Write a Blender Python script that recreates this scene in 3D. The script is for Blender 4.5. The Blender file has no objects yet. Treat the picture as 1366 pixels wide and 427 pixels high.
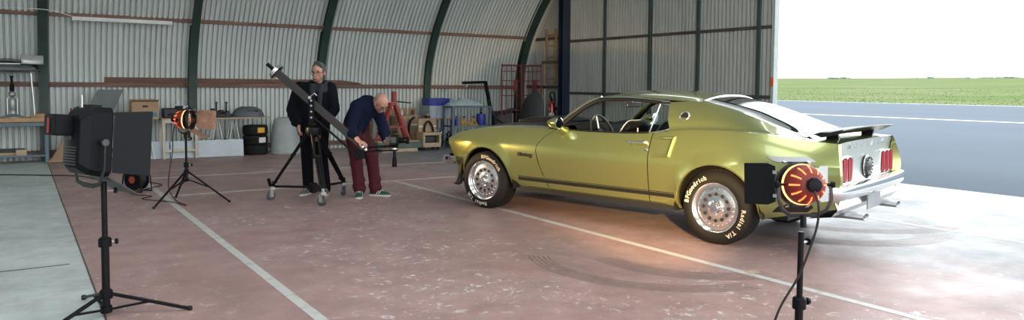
import bpy, bmesh, math, random
from mathutils import Vector, Matrix
from math import pi, sin, cos, radians, sqrt, atan2
random.seed(7)
SC = bpy.context.scene
COL = SC.collection

# ------------------------------------------------------------------ camera
FPX, EYE = 1000.0, 1.38
yaw, pitch, roll = radians(33.4), math.atan(53.5 / FPX), math.atan(.0081)
fwd = Vector((sin(yaw) * cos(pitch), cos(yaw) * cos(pitch), -sin(pitch)))
r0 = Vector((cos(yaw), -sin(yaw), 0)); u0 = r0.cross(fwd)
rgt = r0 * cos(roll) + u0 * sin(roll); upv = rgt.cross(fwd)
cd = bpy.data.cameras.new('camera'); cam = bpy.data.objects.new('camera', cd); COL.objects.link(cam)
cd.sensor_width = 36; cd.lens = FPX / 1366 * 36; cd.shift_y = -(213.5 - 168) / 1366
cd.clip_start = .05; cd.clip_end = 6000
cam.matrix_world = Matrix(((rgt.x, upv.x, -fwd.x, 0), (rgt.y, upv.y, -fwd.y, 0), (rgt.z, upv.z, -fwd.z, EYE), (0, 0, 0, 1)))
SC.camera = cam

# ------------------------------------------------------------------ sky, exposure
wd = bpy.data.worlds.new('overcast_sky'); SC.world = wd; wd.use_nodes = True
bg = wd.node_tree.nodes['Background']
bg.inputs[0].default_value = (.93, .97, 1.0, 1); bg.inputs[1].default_value = 1.0
SC.view_settings.view_transform = 'Standard'; SC.view_settings.look = 'None'
SC.view_settings.gamma = 1; SC.view_settings.use_curve_mapping = False
SC.view_settings.exposure = 2.28
cy = SC.cycles
cy.max_bounces = 8; cy.diffuse_bounces = 5; cy.glossy_bounces = 4; cy.transmission_bounces = 8; cy.transparent_max_bounces = 12
cy.sample_clamp_indirect = 6; cy.use_denoising = True; cy.caustics_reflective = False; cy.caustics_refractive = False
# the open hangar door is a portal for the daylight
pl = bpy.data.lights.new('door_daylight_portal', 'AREA'); pl.shape = 'RECTANGLE'; pl.size = 17.2; pl.size_y = 5.0; pl.cycles.is_portal = True
po = bpy.data.objects.new('door_daylight_portal', pl); COL.objects.link(po)
po.location = (10.9, -.4, 2.5); po.rotation_euler = (radians(90), 0, radians(90))

# ------------------------------------------------------------------ materials
def pm(name, rgb, rough=.6, metal=0., var=0., vscale=6., bump=0., bscale=40., coat=0., rgb2=None, emis=None, estr=0., spec=None, alpha=None, trans=0., stretch=None, detail=4., thr=None, flake=0.):
    m = bpy.data.materials.new(name); m.use_nodes = True
    nt = m.node_tree; b = nt.nodes['Principled BSDF']; L = nt.links.new
    b.inputs['Base Color'].default_value = (*rgb, 1); b.inputs['Roughness'].default_value = rough; b.inputs['Metallic'].default_value = metal
    if spec is not None: b.inputs['Specular IOR Level'].default_value = spec
    if coat: b.inputs['Coat Weight'].default_value = coat; b.inputs['Coat Roughness'].default_value = .04
    if emis: b.inputs['Emission Color'].default_value = (*emis, 1); b.inputs['Emission Strength'].default_value = estr
    if trans: b.inputs['Transmission Weight'].default_value = trans
    if alpha is not None: b.inputs['Alpha'].default_value = alpha
    if var or bump or rgb2 or flake:
        tc = nt.nodes.new('ShaderNodeTexCoord'); src = tc.outputs['Object']
        if stretch:
            mp = nt.nodes.new('ShaderNodeMapping'); mp.inputs['Scale'].default_value = stretch; L(src, mp.inputs['Vector']); src = mp.outputs[0]
        if var or rgb2:
            n = nt.nodes.new('ShaderNodeTexNoise'); n.inputs['Scale'].default_value = vscale; n.inputs['Detail'].default_value = detail; n.inputs['Roughness'].default_value = .65
            L(src, n.inputs['Vector'])
            r = nt.nodes.new('ShaderNodeValToRGB')
            lo, hi = thr or (.3, .7)
            r.color_ramp.elements[0].position = lo; r.color_ramp.elements[1].position = hi
            if rgb2: a, c = rgb, rgb2
            else: a, c = [x * (1 - var) for x in rgb], [min(1, x * (1 + var)) for x in rgb]
            r.color_ramp.elements[0].color = (*a, 1); r.color_ramp.elements[1].color = (*c, 1)
            L(n.outputs['Fac'], r.inputs[0]); L(r.outputs[0], b.inputs['Base Color'])
        if bump:
            n2 = nt.nodes.new('ShaderNodeTexNoise'); n2.inputs['Scale'].default_value = bscale; n2.inputs['Detail'].default_value = 3
            L(src, n2.inputs['Vector'])
            bp = nt.nodes.new('ShaderNodeBump'); bp.inputs['Strength'].default_value = bump; bp.inputs['Distance'].default_value = .02
            L(n2.outputs['Fac'], bp.inputs['Height']); L(bp.outputs[0], b.inputs['Normal'])
    return m

M = {}
M['black_metal'] = pm('black_metal', (.004, .004, .005), .4, spec=.15)
M['black_plastic'] = pm('black_plastic', (.004, .0045, .006), .45, spec=.12)
M['black_matte'] = pm('black_matte', (.012, .012, .013), .8)
M['rubber'] = pm('rubber', (.009, .009, .009), .75, spec=.3, bump=.1, bscale=60)
M['dark_grey'] = pm('dark_grey', (.05, .052, .055), .55, var=.25)
M['grey_metal'] = pm('grey_metal', (.3, .31, .32), .4, .6, var=.15)
M['chrome'] = pm('chrome', (.86, .86, .87), .07, 1.)
M['steel'] = pm('steel', (.55, .55, .55), .3, 1., var=.1)
M['alu'] = pm('alu', (.78, .78, .78), .22, 1.)
M['white_paint'] = pm('white_paint', (.62, .62, .6), .5, var=.1)
M['wood'] = pm('wood', (.36, .2, .1), .65, var=.3, vscale=5, stretch=(1, 8, 8))
M['pale_wood'] = pm('pale_wood', (.4, .3, .19), .65, var=.25, vscale=4, stretch=(1, 6, 6))
M['dark_wood'] = pm('dark_wood', (.13, .062, .04), .7, var=.4, vscale=3, stretch=(1, 12, 12))
M['card'] = pm('card', (.36, .23, .14), .8, var=.08)
M['red_paint'] = pm('red_paint', (.3, .03, .024), .5, var=.2)
M['blue_plastic'] = pm('blue_plastic', (.02, .03, .25), .45)
M['grey_plastic'] = pm('grey_plastic', (.35, .4, .45), .5)
M['yellow_paint'] = pm('yellow_paint', (.72, .36, .02), .45)
def glass_mat(name, tint, ior=1.5, rough=.01):
    m = bpy.data.materials.new(name); m.use_nodes = True; nt = m.node_tree; nt.nodes.clear(); N = nt.nodes.new; L = nt.links.new
    o = N('ShaderNodeOutputMaterial'); mx = N('ShaderNodeMixShader'); tr = N('ShaderNodeBsdfTransparent'); gl = N('ShaderNodeBsdfGlossy'); fr = N('ShaderNodeFresnel')
    tr.inputs[0].default_value = (*tint, 1); gl.inputs['Roughness'].default_value = rough; fr.inputs[0].default_value = ior
    L(fr.outputs[0], mx.inputs[0]); L(tr.outputs[0], mx.inputs[1]); L(gl.outputs[0], mx.inputs[2]); L(mx.outputs[0], o.inputs[0]); return m
M['glass'] = glass_mat('glass', (.9, .95, .93))

# ------------------------------------------------------------------ mesh helpers
class MB:
    def __init__(s): s.v = []; s.f = []
    def add(s, vs, fs, mat=None):
        o = len(s.v)
        s.v += [tuple(mat @ Vector(p)) if mat else tuple(p) for p in vs]
        s.f += [tuple(i + o for i in f) for f in fs]; return s
    def box(s, c, d, mat=None):
        x, y, z = c; a, b, e = d[0] / 2, d[1] / 2, d[2] / 2
        vs = [(x + i * a, y + j * b, z + k * e) for i in (-1, 1) for j in (-1, 1) for k in (-1, 1)]
        return s.add(vs, [(0, 1, 3, 2), (4, 6, 7, 5), (0, 4, 5, 1), (2, 3, 7, 6), (0, 2, 6, 4), (1, 5, 7, 3)], mat)
    def bar(s, p, q, w, h=None, up=(0, 0, 1)):
        p, q = Vector(p), Vector(q); d = (q - p); h = h or w
        z = d.normalized(); u = Vector(up)
        if abs(z.dot(u)) > .98: u = Vector((0, 1, 0))
        x = u.cross(z).normalized(); y = z.cross(x)
        vs = [b + x * (i * w / 2) + y * (j * h / 2) for b in (p, q) for i, j in ((-1, -1), (1, -1), (1, 1), (-1, 1))]
        return s.add(vs, [(0, 3, 2, 1), (4, 5, 6, 7), (0, 1, 5, 4), (1, 2, 6, 5), (2, 3, 7, 6), (3, 0, 4, 7)])
    def tube(s, pts, r, n=8, cap=True, closed=False):
        pts = [Vector(p) for p in pts]; k = len(pts); rs = r if isinstance(r, (list, tuple)) else [r] * k
        vs = []; fs = []; prev = None
        for i, p in enumerate(pts):
            if closed: t = pts[(i + 1) % k] - pts[i - 1]
            else: t = pts[min(i + 1, k - 1)] - pts[max(i - 1, 0)]
            t.normalize()
            if prev is None:
                a = Vector((0, 0, 1)) if abs(t.z) < .9 else Vector((1, 0, 0)); x = a.cross(t).normalized()
            else: x = (prev - t * prev.dot(t)).normalized()
            prev = x; y = t.cross(x)
            e = rs[i]; ex, ey = e if isinstance(e, tuple) else (e, e)
            vs += [p + x * (cos(2 * pi * j / n) * ex) + y * (sin(2 * pi * j / n) * ey) for j in range(n)]
        for i in range(k if closed else k - 1):
            b = ((i + 1) % k) * n
            fs += [(i * n + j, i * n + (j + 1) % n, b + (j + 1) % n, b + j) for j in range(n)]
        if cap and not closed: fs += [tuple(range(n - 1, -1, -1)), tuple((k - 1) * n + j for j in range(n))]
        return s.add(vs, fs)
    def lathe(s, prof, n=24, mat=None, cap=True):
        vs = []; fs = []; k = len(prof)
        for r, z in prof: vs += [(r * cos(2 * pi * j / n), r * sin(2 * pi * j / n), z) for j in range(n)]
        for i in range(k - 1): fs += [(i * n + j, i * n + (j + 1) % n, (i + 1) * n + (j + 1) % n, (i + 1) * n + j) for j in range(n)]
        if cap: fs += [tuple(range(n - 1, -1, -1)), tuple((k - 1) * n + j for j in range(n))]
        return s.add(vs, fs, mat)
    def ball(s, c, r, n=12, m=8, mat=None):
        rx, ry, rz = r if isinstance(r, (list, tuple)) else (r, r, r)
        prof = [(sin(pi * i / m), -cos(pi * i / m)) for i in range(m + 1)]
        prof[0] = (1e-4, -1); prof[-1] = (1e-4, 1)
        T = (mat or Matrix()) @ Matrix.Translation(c) @ Matrix.Diagonal((rx, ry, rz, 1))
        return s.lathe(prof, n, T)
    def prism(s, poly, d0, d1, mat=None):
        n = len(poly)
        vs = [(x, y, d0) for x, y in poly] + [(x, y, d1) for x, y in poly]
        fs = [tuple(range(n - 1, -1, -1)), tuple(range(n, 2 * n))] + [(i, (i + 1) % n, n + (i + 1) % n, n + i) for i in range(n)]
        return s.add(vs, fs, mat)
    def grid(s, rows, closed=False):
        n = len(rows[0]); vs = [p for r in rows for p in r]
        fs = [(i * n + j, i * n + (j + 1) % n, (i + 1) * n + (j + 1) % n, (i + 1) * n + j) for i in range(len(rows) - 1) for j in range(n if closed else n - 1)]
        return s.add(vs, fs)
    def build(s, name, mat, parent=None, smooth=35, bevel=0., solid=0., weld=False, fixn=True, subs=0):
        me = bpy.data.meshes.new(name); me.from_pydata(s.v, [], s.f)
        if fixn or weld:
            bm = bmesh.new(); bm.from_mesh(me)
            if weld: bmesh.ops.remove_doubles(bm, verts=bm.verts, dist=1e-4)
            if fixn: bmesh.ops.recalc_face_normals(bm, faces=bm.faces)
            bm.to_mesh(me); bm.free()
        me.materials.append(M[mat] if isinstance(mat, str) else mat)
        if smooth:
            me.shade_smooth(); me.set_sharp_from_angle(angle=radians(smooth))
        o = bpy.data.objects.new(name, me); COL.objects.link(o)
        if parent: o.parent = parent
        if solid:
            q = o.modifiers.new('thickness', 'SOLIDIFY'); q.thickness = solid; q.offset = -1
        if bevel:
            q = o.modifiers.new('bevel', 'BEVEL'); q.width = bevel; q.segments = 2; q.limit_method = 'ANGLE'; q.angle_limit = radians(50)
        if subs:
            q = o.modifiers.new('sub', 'SUBSURF'); q.levels = subs; q.render_levels = subs
        return o

def tag(o, label=None, cat=None, group=None, kind=None):
    if label: o['label'] = label
    if cat: o['category'] = cat
    if group: o['group'] = group
    if kind: o['kind'] = kind
    return o
def thing(name, label, cat, loc=(0, 0, 0), rz=0., group=None):
    o = bpy.data.objects.new(name, None); o.empty_display_size = .1; COL.objects.link(o)
    o.location = loc; o.rotation_euler = (0, 0, rz)
    return tag(o, label, cat, group)
def inst(name, me_obj, parent, loc=(0, 0, 0), rot=(0, 0, 0)):
    c = me_obj.copy(); COL.objects.link(c); c.name = name; c.parent = parent; c.location = loc; c.rotation_euler = rot
    return c
def clone(o, parent=None):
    c = o.copy(); COL.objects.link(c); c.parent = parent
    for ch in o.children: clone(ch, c)
    return c
def T(x=0, y=0, z=0): return Matrix.Translation((x, y, z))
def Rm(ax, deg): return Matrix.Rotation(radians(deg), 4, ax)
def lerp(a, b, t): return a + (b - a) * t
def interp(tab, x):
    tab = sorted(tab)
    if x <= tab[0][0]: return tab[0][1]
    for (a, p), (b, q) in zip(tab, tab[1:]):
        if x <= b:
            return p + (q - p) * (x - a) / (b - a)
    return tab[-1][1]
def smooth_interp(tab, x):
    tab = sorted(tab); n = len(tab)
    if x <= tab[0][0]: return tab[0][1]
    if x >= tab[-1][0]: return tab[-1][1]
    for i in range(n - 1):
        if x <= tab[i + 1][0]:
            x0, y0 = tab[i]; x1, y1 = tab[i + 1]
            m0 = (y1 - tab[i - 1][1]) / (x1 - tab[i - 1][0]) if i > 0 else (y1 - y0) / (x1 - x0)
            m1 = (tab[i + 2][1] - y0) / (tab[i + 2][0] - x0) if i < n - 2 else (y1 - y0) / (x1 - x0)
            h = x1 - x0; t = (x - x0) / h
            return (2*t**3-3*t*t+1)*y0 + (t**3-2*t*t+t)*h*m0 + (-2*t**3+3*t*t)*y1 + (t**3-t*t)*h*m1
def catmull(p, n):
    """resample a polyline of Vectors with n pieces per span"""
    p = [Vector(q) for q in p]; out = []
    for i in range(len(p) - 1):
        a = p[i - 1] if i else p[0] * 2 - p[1]; b = p[i]; c = p[i + 1]; d = p[i + 2] if i + 2 < len(p) else p[-1] * 2 - p[-2]
        for k in range(n):
            t = k / n
            out.append(.5 * ((2 * b) + (c - a) * t + (2 * a - 5 * b + 4 * c - d) * t * t + (3 * b - a - 3 * c + d) * t ** 3))
    out.append(p[-1]); return out
def loft(ctrl, nu=4, nv=4):
    rows = [catmull(r, nv) for r in ctrl]
    cols = [catmull([r[j] for r in rows], nu) for j in range(len(rows[0]))]
    return [[cols[j][i] for j in range(len(cols))] for i in range(len(cols[0]))]
def text_mesh(body, size, depth=.002, bold=0., spacing=1., align='CENTER'):
    cu = bpy.data.curves.new('lettering', 'FONT'); cu.body = body; cu.size = size; cu.extrude = depth; cu.offset = bold; cu.space_character = spacing
    cu.align_x = align; cu.align_y = 'CENTER'; cu.resolution_u = 3
    o = bpy.data.objects.new('tmp', cu); COL.objects.link(o); bpy.context.view_layer.update()
    me = bpy.data.meshes.new_from_object(o.evaluated_get(bpy.context.evaluated_depsgraph_get()))
    vs = [v.co.copy() for v in me.vertices]; fs = [tuple(p.vertices) for p in me.polygons]
    bpy.data.objects.remove(o); bpy.data.curves.remove(cu); bpy.data.meshes.remove(me)
    return vs, fs
# ------------------------------------------------------------------ setting
XE = 10.75            # plane of the end wall and of the open door
def floor_material(name, a, b, scuff, amt, rough, sky_sheen=None):
    m = pm(name, a, rough, spec=.3); nt = m.node_tree; L = nt.links.new; N = nt.nodes.new; bs = nt.nodes['Principled BSDF']
    tc = N('ShaderNodeTexCoord'); s = tc.outputs['Object']
    def noise(sc, det, ro, lo, hi, c0, c1, dist=0.):
        n = N('ShaderNodeTexNoise'); n.inputs['Scale'].default_value = sc; n.inputs['Detail'].default_value = det; n.inputs['Roughness'].default_value = ro
        n.inputs['Distortion'].default_value = dist
        L(s, n.inputs['Vector']); r = N('ShaderNodeValToRGB'); r.color_ramp.elements[0].position = lo; r.color_ramp.elements[1].position = hi
        r.color_ramp.elements[0].color = (*c0, 1); r.color_ramp.elements[1].color = (*c1, 1); L(n.outputs['Fac'], r.inputs[0]); return r
    base = noise(.7, 6, .6, .3, .7, a, b)
    grime = noise(3.0, 8, .7, .35, .65, (.72, .72, .72), (1.1, 1.1, 1.1))
    mx = N('ShaderNodeMixRGB'); mx.blend_type = 'MULTIPLY'; mx.inputs[0].default_value = .8; L(base.outputs[0], mx.inputs[1]); L(grime.outputs[0], mx.inputs[2])
    # worn spots: fine noise gated by a broad one
    fine = noise(11, 10, .78, .565, .60, (0, 0, 0), (1, 1, 1), .5); broad = noise(.55, 5, .65, .46, .56, (0, 0, 0), (1, 1, 1))
    g = N('ShaderNodeMixRGB'); g.blend_type = 'MULTIPLY'; g.inputs[0].default_value = 1; L(fine.outputs[0], g.inputs[1]); L(broad.outputs[0], g.inputs[2])
    g2 = N('ShaderNodeMath'); g2.operation = 'MULTIPLY'; g2.inputs[1].default_value = amt; L(g.outputs[0], g2.inputs[0])
    m2 = N('ShaderNodeMixRGB'); L(g2.outputs[0], m2.inputs[0]); L(mx.outputs[0], m2.inputs[1]); m2.inputs[2].default_value = (*scuff, 1)
    fin = m2.outputs[0]
    if sky_sheen:            # sky reflection near the door, painted into the floor as a noisy cool grey
        sp = N('ShaderNodeSeparateXYZ'); L(s, sp.inputs[0]); mr = N('ShaderNodeMapRange'); mr.inputs['From Min'].default_value = sky_sheen[0]; mr.inputs['From Max'].default_value = sky_sheen[1]; L(sp.outputs['X'], mr.inputs['Value'])
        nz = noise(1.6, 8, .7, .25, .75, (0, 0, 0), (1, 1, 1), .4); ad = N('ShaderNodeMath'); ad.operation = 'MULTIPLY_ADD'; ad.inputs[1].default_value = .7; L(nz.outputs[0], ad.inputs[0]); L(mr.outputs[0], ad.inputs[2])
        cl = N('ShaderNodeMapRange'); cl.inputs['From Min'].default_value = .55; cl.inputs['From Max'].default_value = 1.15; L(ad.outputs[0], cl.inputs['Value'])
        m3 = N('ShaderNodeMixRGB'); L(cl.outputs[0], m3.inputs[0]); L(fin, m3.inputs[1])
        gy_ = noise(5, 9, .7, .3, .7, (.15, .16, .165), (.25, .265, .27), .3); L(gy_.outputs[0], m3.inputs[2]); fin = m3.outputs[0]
    L(fin, bs.inputs['Base Color'])
    rr = noise(1.3, 6, .65, .3, .7, (rough - .1,) * 3, (rough + .14,) * 3); L(rr.outputs[0], bs.inputs['Roughness'])
    bn = N('ShaderNodeTexNoise'); bn.inputs['Scale'].default_value = 25; bn.inputs['Detail'].default_value = 6; L(s, bn.inputs['Vector'])
    bp = N('ShaderNodeBump'); bp.inputs['Strength'].default_value = .12; bp.inputs['Distance'].default_value = .01; L(bn.outputs['Fac'], bp.inputs['Height']); L(bp.outputs[0], bs.inputs['Normal'])
    return m
M['concrete'] = floor_material('concrete', (.40, .445, .43), (.5, .545, .53), (.58, .6, .58), .5, .6)
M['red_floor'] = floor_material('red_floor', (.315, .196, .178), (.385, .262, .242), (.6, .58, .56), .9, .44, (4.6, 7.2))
M['line_white'] = pm('line_white', (.5, .5, .48), .45, rgb2=(.3, .25, .23), vscale=9, thr=(.52, .72), detail=8)
M['old_mark'] = pm('old_mark', (.05, .04, .04), .5, var=.3)
M['asphalt'] = pm('asphalt', (.05, .068, .088), .9, spec=.15, rgb2=(.068, .089, .112), vscale=.12, bump=.2, bscale=30, stretch=(1, .25, 1), detail=6)
M['grass'] = pm('grass', (.07, .11, .036), .95, spec=0., rgb2=(.14, .15, .09), vscale=.05, detail=9, stretch=(1.5, 1, 1))

fl = tag(MB().box((.5, 2, -.1), (20.5, 28, .2)).build('floor', 'concrete', smooth=0), kind='structure')
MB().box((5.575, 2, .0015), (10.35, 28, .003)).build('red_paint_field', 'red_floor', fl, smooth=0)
def line(x0, x1, y0, y1): MB().box(((x0 + x1) / 2, (y0 + y1) / 2, .004), (x1 - x0, y1 - y0, .002)).build('painted_line', 'line_white', fl, smooth=0)
line(1.42, 1.49, -8, 14.3); line(4.455, 4.525, -8, 9.93); line(7.53, 7.59, -8, 8.0)
line(1.49, 5.5, 9.87, 9.92); line(1.49, 9.6, 11.83, 11.88)
MB().box((.4, 2, .0035), (.009, 28, .002)).build('floor_joint', 'old_mark', fl, smooth=0)
rc = random.Random(3)
pts = [(-9 + i * .3, 6.45 + rc.uniform(-.03, .03) + .02 * i * .1, .002) for i in range(32)]
MB().tube([(p[0], p[1], 0.0) for p in pts], .005, 4).build('floor_crack', 'old_mark', fl, smooth=0)
# curved tyre marks left on the paint
M['tyre_mark'] = pm('tyre_mark', (.14, .09, .08), .5, rgb2=(.25, .165, .15), vscale=14, thr=(.35, .65))
def tyre_mark(cx, cy_, r, a0, a1, n=5, w=.014, gap=.038):
    mb = MB()
    for k in range(n):
        R = r + k * gap; st = 24
        mb.grid([[(cx + (R + e) * cos(lerp(a0, a1, i / st)), cy_ + (R + e) * sin(lerp(a0, a1, i / st)), .0042) for e in (0, w)] for i in range(st + 1)])
    mb.build('tyre_mark', 'tyre_mark', fl, smooth=0, fixn=False)
tyre_mark(4.4, 4.4, .95, radians(150), radians(262)); tyre_mark(4.75, 4.35, .75, radians(165), radians(262), 6)
tyre_mark(6.9, 4.6, .9, radians(180), radians(290), 7); tyre_mark(7.6, 4.9, 1.0, radians(185), radians(280), 6)
M['tape'] = pm('tape', (.42, .33, .22), .7)
MB().box((4.55, 3.63, .0045), (.1, .07, .002), None).build('tape_patch', 'tape', fl, smooth=0)

# outside: asphalt, then grass, rising very slightly away from the hangar
SL = .016
def out(x): return SL * (x - XE)
ap = MB(); ap.grid([[(x, y, out(x) - .004) for y in (-60, -20, 0, 20, 60, 160)] for x in (10.74, 20, 30, 43.7)])
ao = tag(ap.build('asphalt_apron', 'asphalt', smooth=0), kind='structure')
l2 = MB(); l2.grid([[(x, y, out(x) + .002) for y in (-60, 0, 60, 160)] for x in (27.9, 28.2)]); l2.build('painted_line', 'line_white', ao, smooth=0)
gm = MB(); gm.grid([[(x, y, out(x)) for y in (-1500, -200, 0, 200, 600, 2600)] for x in (43.7, 60, 120, 300, 1600)])
tag(gm.build('grass_field', 'grass', smooth=0), kind='structure')
gb = MB(); rg = random.Random(5)
for i in range(9000):
    x = 43.7 + rg.random() ** 1.6 * 60; y = rg.uniform(5, 75) * (x / 44); h = rg.uniform(.02, .07); a = rg.uniform(0, pi); w = .02 + x * .0006
    gb.add([(x - w * cos(a), y - w * sin(a), out(x)), (x + w * cos(a), y + w * sin(a), out(x)), (x + rg.uniform(-.05, .05), y + rg.uniform(-.05, .05), out(x) + h)], [(0, 1, 2)])
tag(gb.build('grass_tufts', 'grass', smooth=0, fixn=False), 'rough green grass blades standing up from the airfield', 'grass', kind='stuff')
# far trees on the horizon
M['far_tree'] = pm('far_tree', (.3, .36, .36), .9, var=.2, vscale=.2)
def far_tree(az, dist, w, h, label):
    a = radians(az); cx, cy2 = dist * sin(a), dist * cos(a); z0 = out(cx)
    t = thing('far_tree', label, 'tree', (cx, cy2, z0 - 1.2), -a, 'trees along the horizon'); rr = random.Random(int(az * 100)); mb = MB()
    for k in range(9):
        mb.ball((rr.uniform(-w / 2, w / 2), rr.uniform(-2, 2), h * rr.uniform(.35, .62)), (w * rr.uniform(.12, .22), w * .15, h * rr.uniform(.28, .4)), 8, 6)
    mb.build('crown', 'far_tree', t)
    tr = MB()
    tr.tube([(0, 0, -.3), (0, 0, h * .5)], .45, 6)
    tr.build('trunk', 'dark_wood', t)
for az, w, h, lb in ((56.9, 18, 5.0, 'small grey tree clump on the horizon just right of the door edge'), (62.0, 20, 4.6, 'low grey tree clump on the horizon in the middle of the field'),
                     (64.7, 12, 3.6, 'faint flat tree clump on the horizon behind the field'), (66.4, 26, 4.2, 'widest grey tree clump on the horizon near the right edge')):
    far_tree(az, 900, w, h, lb)

# ---- side wall: arched, corrugated sheets on green steel ribs and wooden purlins
PROF = [(15.66, 0), (15.66, .7), (15.64, 1.3), (15.56, 1.8), (15.40, 2.25), (15.19, 2.65), (14.9, 3.05), (14.55, 3.45), (14.05, 3.9), (13.3, 4.45), (12.2, 5.05), (10.8, 5.6), (9.0, 6.05), (7, 6.3), (5, 6.35), (3, 6.3), (1, 6.05), (-.8, 5.6), (-2.2, 5.05), (-3.3, 4.45), (-4.05, 3.9), (-4.9, 3.05), (-5.4, 2.25), (-5.66, 1.3), (-5.66, 0)]
PV = catmull([Vector((0, y, z)) for y, z in PROF], 4)
def prof_at(z):
    for a, b in zip(PV, PV[1:]):
        if a.z <= z <= b.z: return lerp(a.y, b.y, (z - a.z) / max(1e-6, b.z - a.z))
    return PROF[0][0]
def prof_span(z0, z1):
    o = [Vector((0, prof_at(z0), z0))] + [p.copy() for p in PV[:40] if z0 + .02 < p.z < z1 - .02] + [Vector((0, prof_at(z1), z1))]
    return o
M['cladding'] = pm('cladding', (.5, .54, .515), .5, .0, rgb2=(.62, .655, .625), vscale=1.6, stretch=(2.2, .6, .35), detail=6, thr=(.3, .75))
M['door_cladding'] = pm('door_cladding', (.43, .43, .395), .5, .2, rgb2=(.55, .54, .49), vscale=1.6, stretch=(.6, 2.2, .35), detail=6)
M['rib_green'] = pm('rib_green', (.018, .04, .032), .5, var=.3, vscale=4)
M['purlin'] = pm('purlin', (.16, .085, .06), .7, var=.45, vscale=2.5, stretch=(.6, 10, 10))
M['purlin_y'] = pm('purlin_y', (.07, .055, .05), .7, var=.4, vscale=2.5, stretch=(10, .6, 10))
def corr(u): 
    t = u % 1.0
    return (.0 if t < .2 else (t - .2) / .12 if t < .32 else 1. if t < .88 else 1 - (t - .88) / .12) * .05
def normal(ps, i):
    t = ps[min(i + 1, len(ps) - 1)] - ps[max(i - 1, 0)]; return Vector((0, -t.z, t.y)).normalized()
wb = thing('wall_back', None, None); tag(wb, kind='structure')
PITCH = .09
def sheet(x0, x1, z0, z1, off):
    ps = prof_span(z0, z1); mb = MB(); rows = []
    us = []
    k = math.floor(x0 / PITCH)
    while k * PITCH < x1 + 1e-6:
        for f in (0, .2, .32, .88):
            x = (k + f) * PITCH
            if x0 - 1e-6 <= x <= x1 + 1e-6: us.append(x)
        k += 1
    for i, p in enumerate(ps):
        n = normal(ps, i)
        rows.append([Vector((x, p.y, p.z)) + n * (corr(x / PITCH) + off) for x in us])
    mb.grid(rows); return mb.build('cladding_sheet', 'cladding', wb, smooth=20, fixn=False)
xs = [-4.6 + i * .9 for i in range(18)]; xs[-1] = 10.9
for i, (a, b) in enumerate(zip(xs, xs[1:])):
    for j, (z0, z1) in enumerate(((.0, 2.6), (2.5, 4.4))):
        sheet(a, b + .05, z0, z1, .004 * (i % 2) + .006 * j)
for X in (-4.6, -2.1, .38, 2.82, 5.35, 7.85, 10.42):
    mb = MB(); ps = prof_span(0, 4.6); rows = []
    for i, p in enumerate(ps):
        n = normal(ps, i)
        def q(dx, dn): return Vector((X + dx, p.y, p.z)) + n * dn
        rows.append([q(-.075, .03), q(-.075, .05), q(-.012, .055), q(-.012, .185), q(-.075, .19), q(-.075, .21), q(.075, .21), q(.075, .19), q(.012, .185), q(.012, .055), q(.075, .05), q(.075, .03)])
    mb.grid(rows, closed=True); mb.build('rib', 'rib_green', wb, smooth=20)
for z, w, h in ((1.34, .06, .085), (2.55, .05, .075), (3.75, .05, .08), (.12, .05, .1)):
    y = prof_at(z) - .035 - w / 2
    for a, b in zip((-4.6, -2.1, .38, 2.82, 5.35, 7.85), (-2.1, .38, 2.82, 5.35, 7.85, 10.42)):
        MB().box(((a + b) / 2, y, z), (b - a - .03, w, h)).build('purlin', 'purlin', wb, smooth=0, bevel=.004)
# roof beyond the side wall
rp = [p for p in PV if p.z > 4.3]
rm = MB(); gl = MB(); ceil_x = (-6, -4.5, -1.5, -.5, 2.5, 3.5, 6.5, 7.5, 10.8)
for a, b in zip(rp, rp[1:]):
    for i, (x0, x1) in enumerate(zip(ceil_x, ceil_x[1:])):
        lit = i % 2 == 1 and any(lo < (a.y + b.y) / 2 < hi for lo, hi in ((3.0, 4.5), (-.6, .8)))
        (gl if lit else rm).add([(x0, a.y, a.z + .02), (x1, a.y, a.z + .02), (x1, b.y, b.z + .02), (x0, b.y, b.z + .02)], [(0, 1, 2, 3)])
ce = tag(rm.build('ceiling', 'cladding', smooth=40, weld=True), kind='structure')
# far left end wall and the opposite long wall, both out of view
def flat_wall(name, verts): 
    mb = MB(); mb.add(verts, [tuple(range(len(verts)))]); return tag(mb.build(name, 'cladding', smooth=0), kind='structure')
flat_wall('wall_left', [(-6, p.y, p.z) for p in PV])

# ---- end wall: fixed strip with post, then the parked sliding door panels, then the opening
we = thing('wall_end', None, None); tag(we, kind='structure')
def ysheet(y0, y1, z0, z1, x, name='cladding_sheet', mat='door_cladding', parent=None, arch=False):
    us = []; k = math.floor(y0 / PITCH)
    while k * PITCH < y1 + 1e-6:
        for f in (0, .2, .32, .88):
            y = (k + f) * PITCH
            if y0 - 1e-6 <= y <= y1 + 1e-6: us.append(y)
        k += 1
    mb = MB(); mb.grid([[Vector((x - corr(y / PITCH), y, z)) for y in us] for z in (z0, lerp(z0, z1, .5), z1)])
    return mb.build(name, mat, parent, smooth=20, fixn=False)
for a, b in ((13.82, 14.9), (14.85, 15.95)): ysheet(a, b, 0, 2.6, XE + .05, parent=we); ysheet(a, b, 2.55, 4.9, XE + .06, parent=we)
for z in (1.36, 2.52, 3.8): MB().box((XE - .02, 14.85, z), (.06, 1.65, .07)).build('purlin', 'purlin_y', we, smooth=0, bevel=.004)
M['navy_post'] = pm('navy_post', (.008, .014, .032), .45, var=.2)
mb = MB(); mb.box((XE - .12, 14.02, 2.4), (.22, .018, 4.8)); mb.box((XE - .12, 13.86, 2.4), (.22, .018, 4.8)); mb.box((XE - .12, 13.94, 2.4), (.014, .16, 4.8))
mb.build('post', 'navy_post', we, smooth=0)
# gable above the doors
flat_wall('gable_end', [(XE + .3, 15.6, 4.8)] + [(XE + .3, p.y, p.z) for p in PV if p.z > 4.8] + [(XE + .3, -5, 4.8)])

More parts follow.
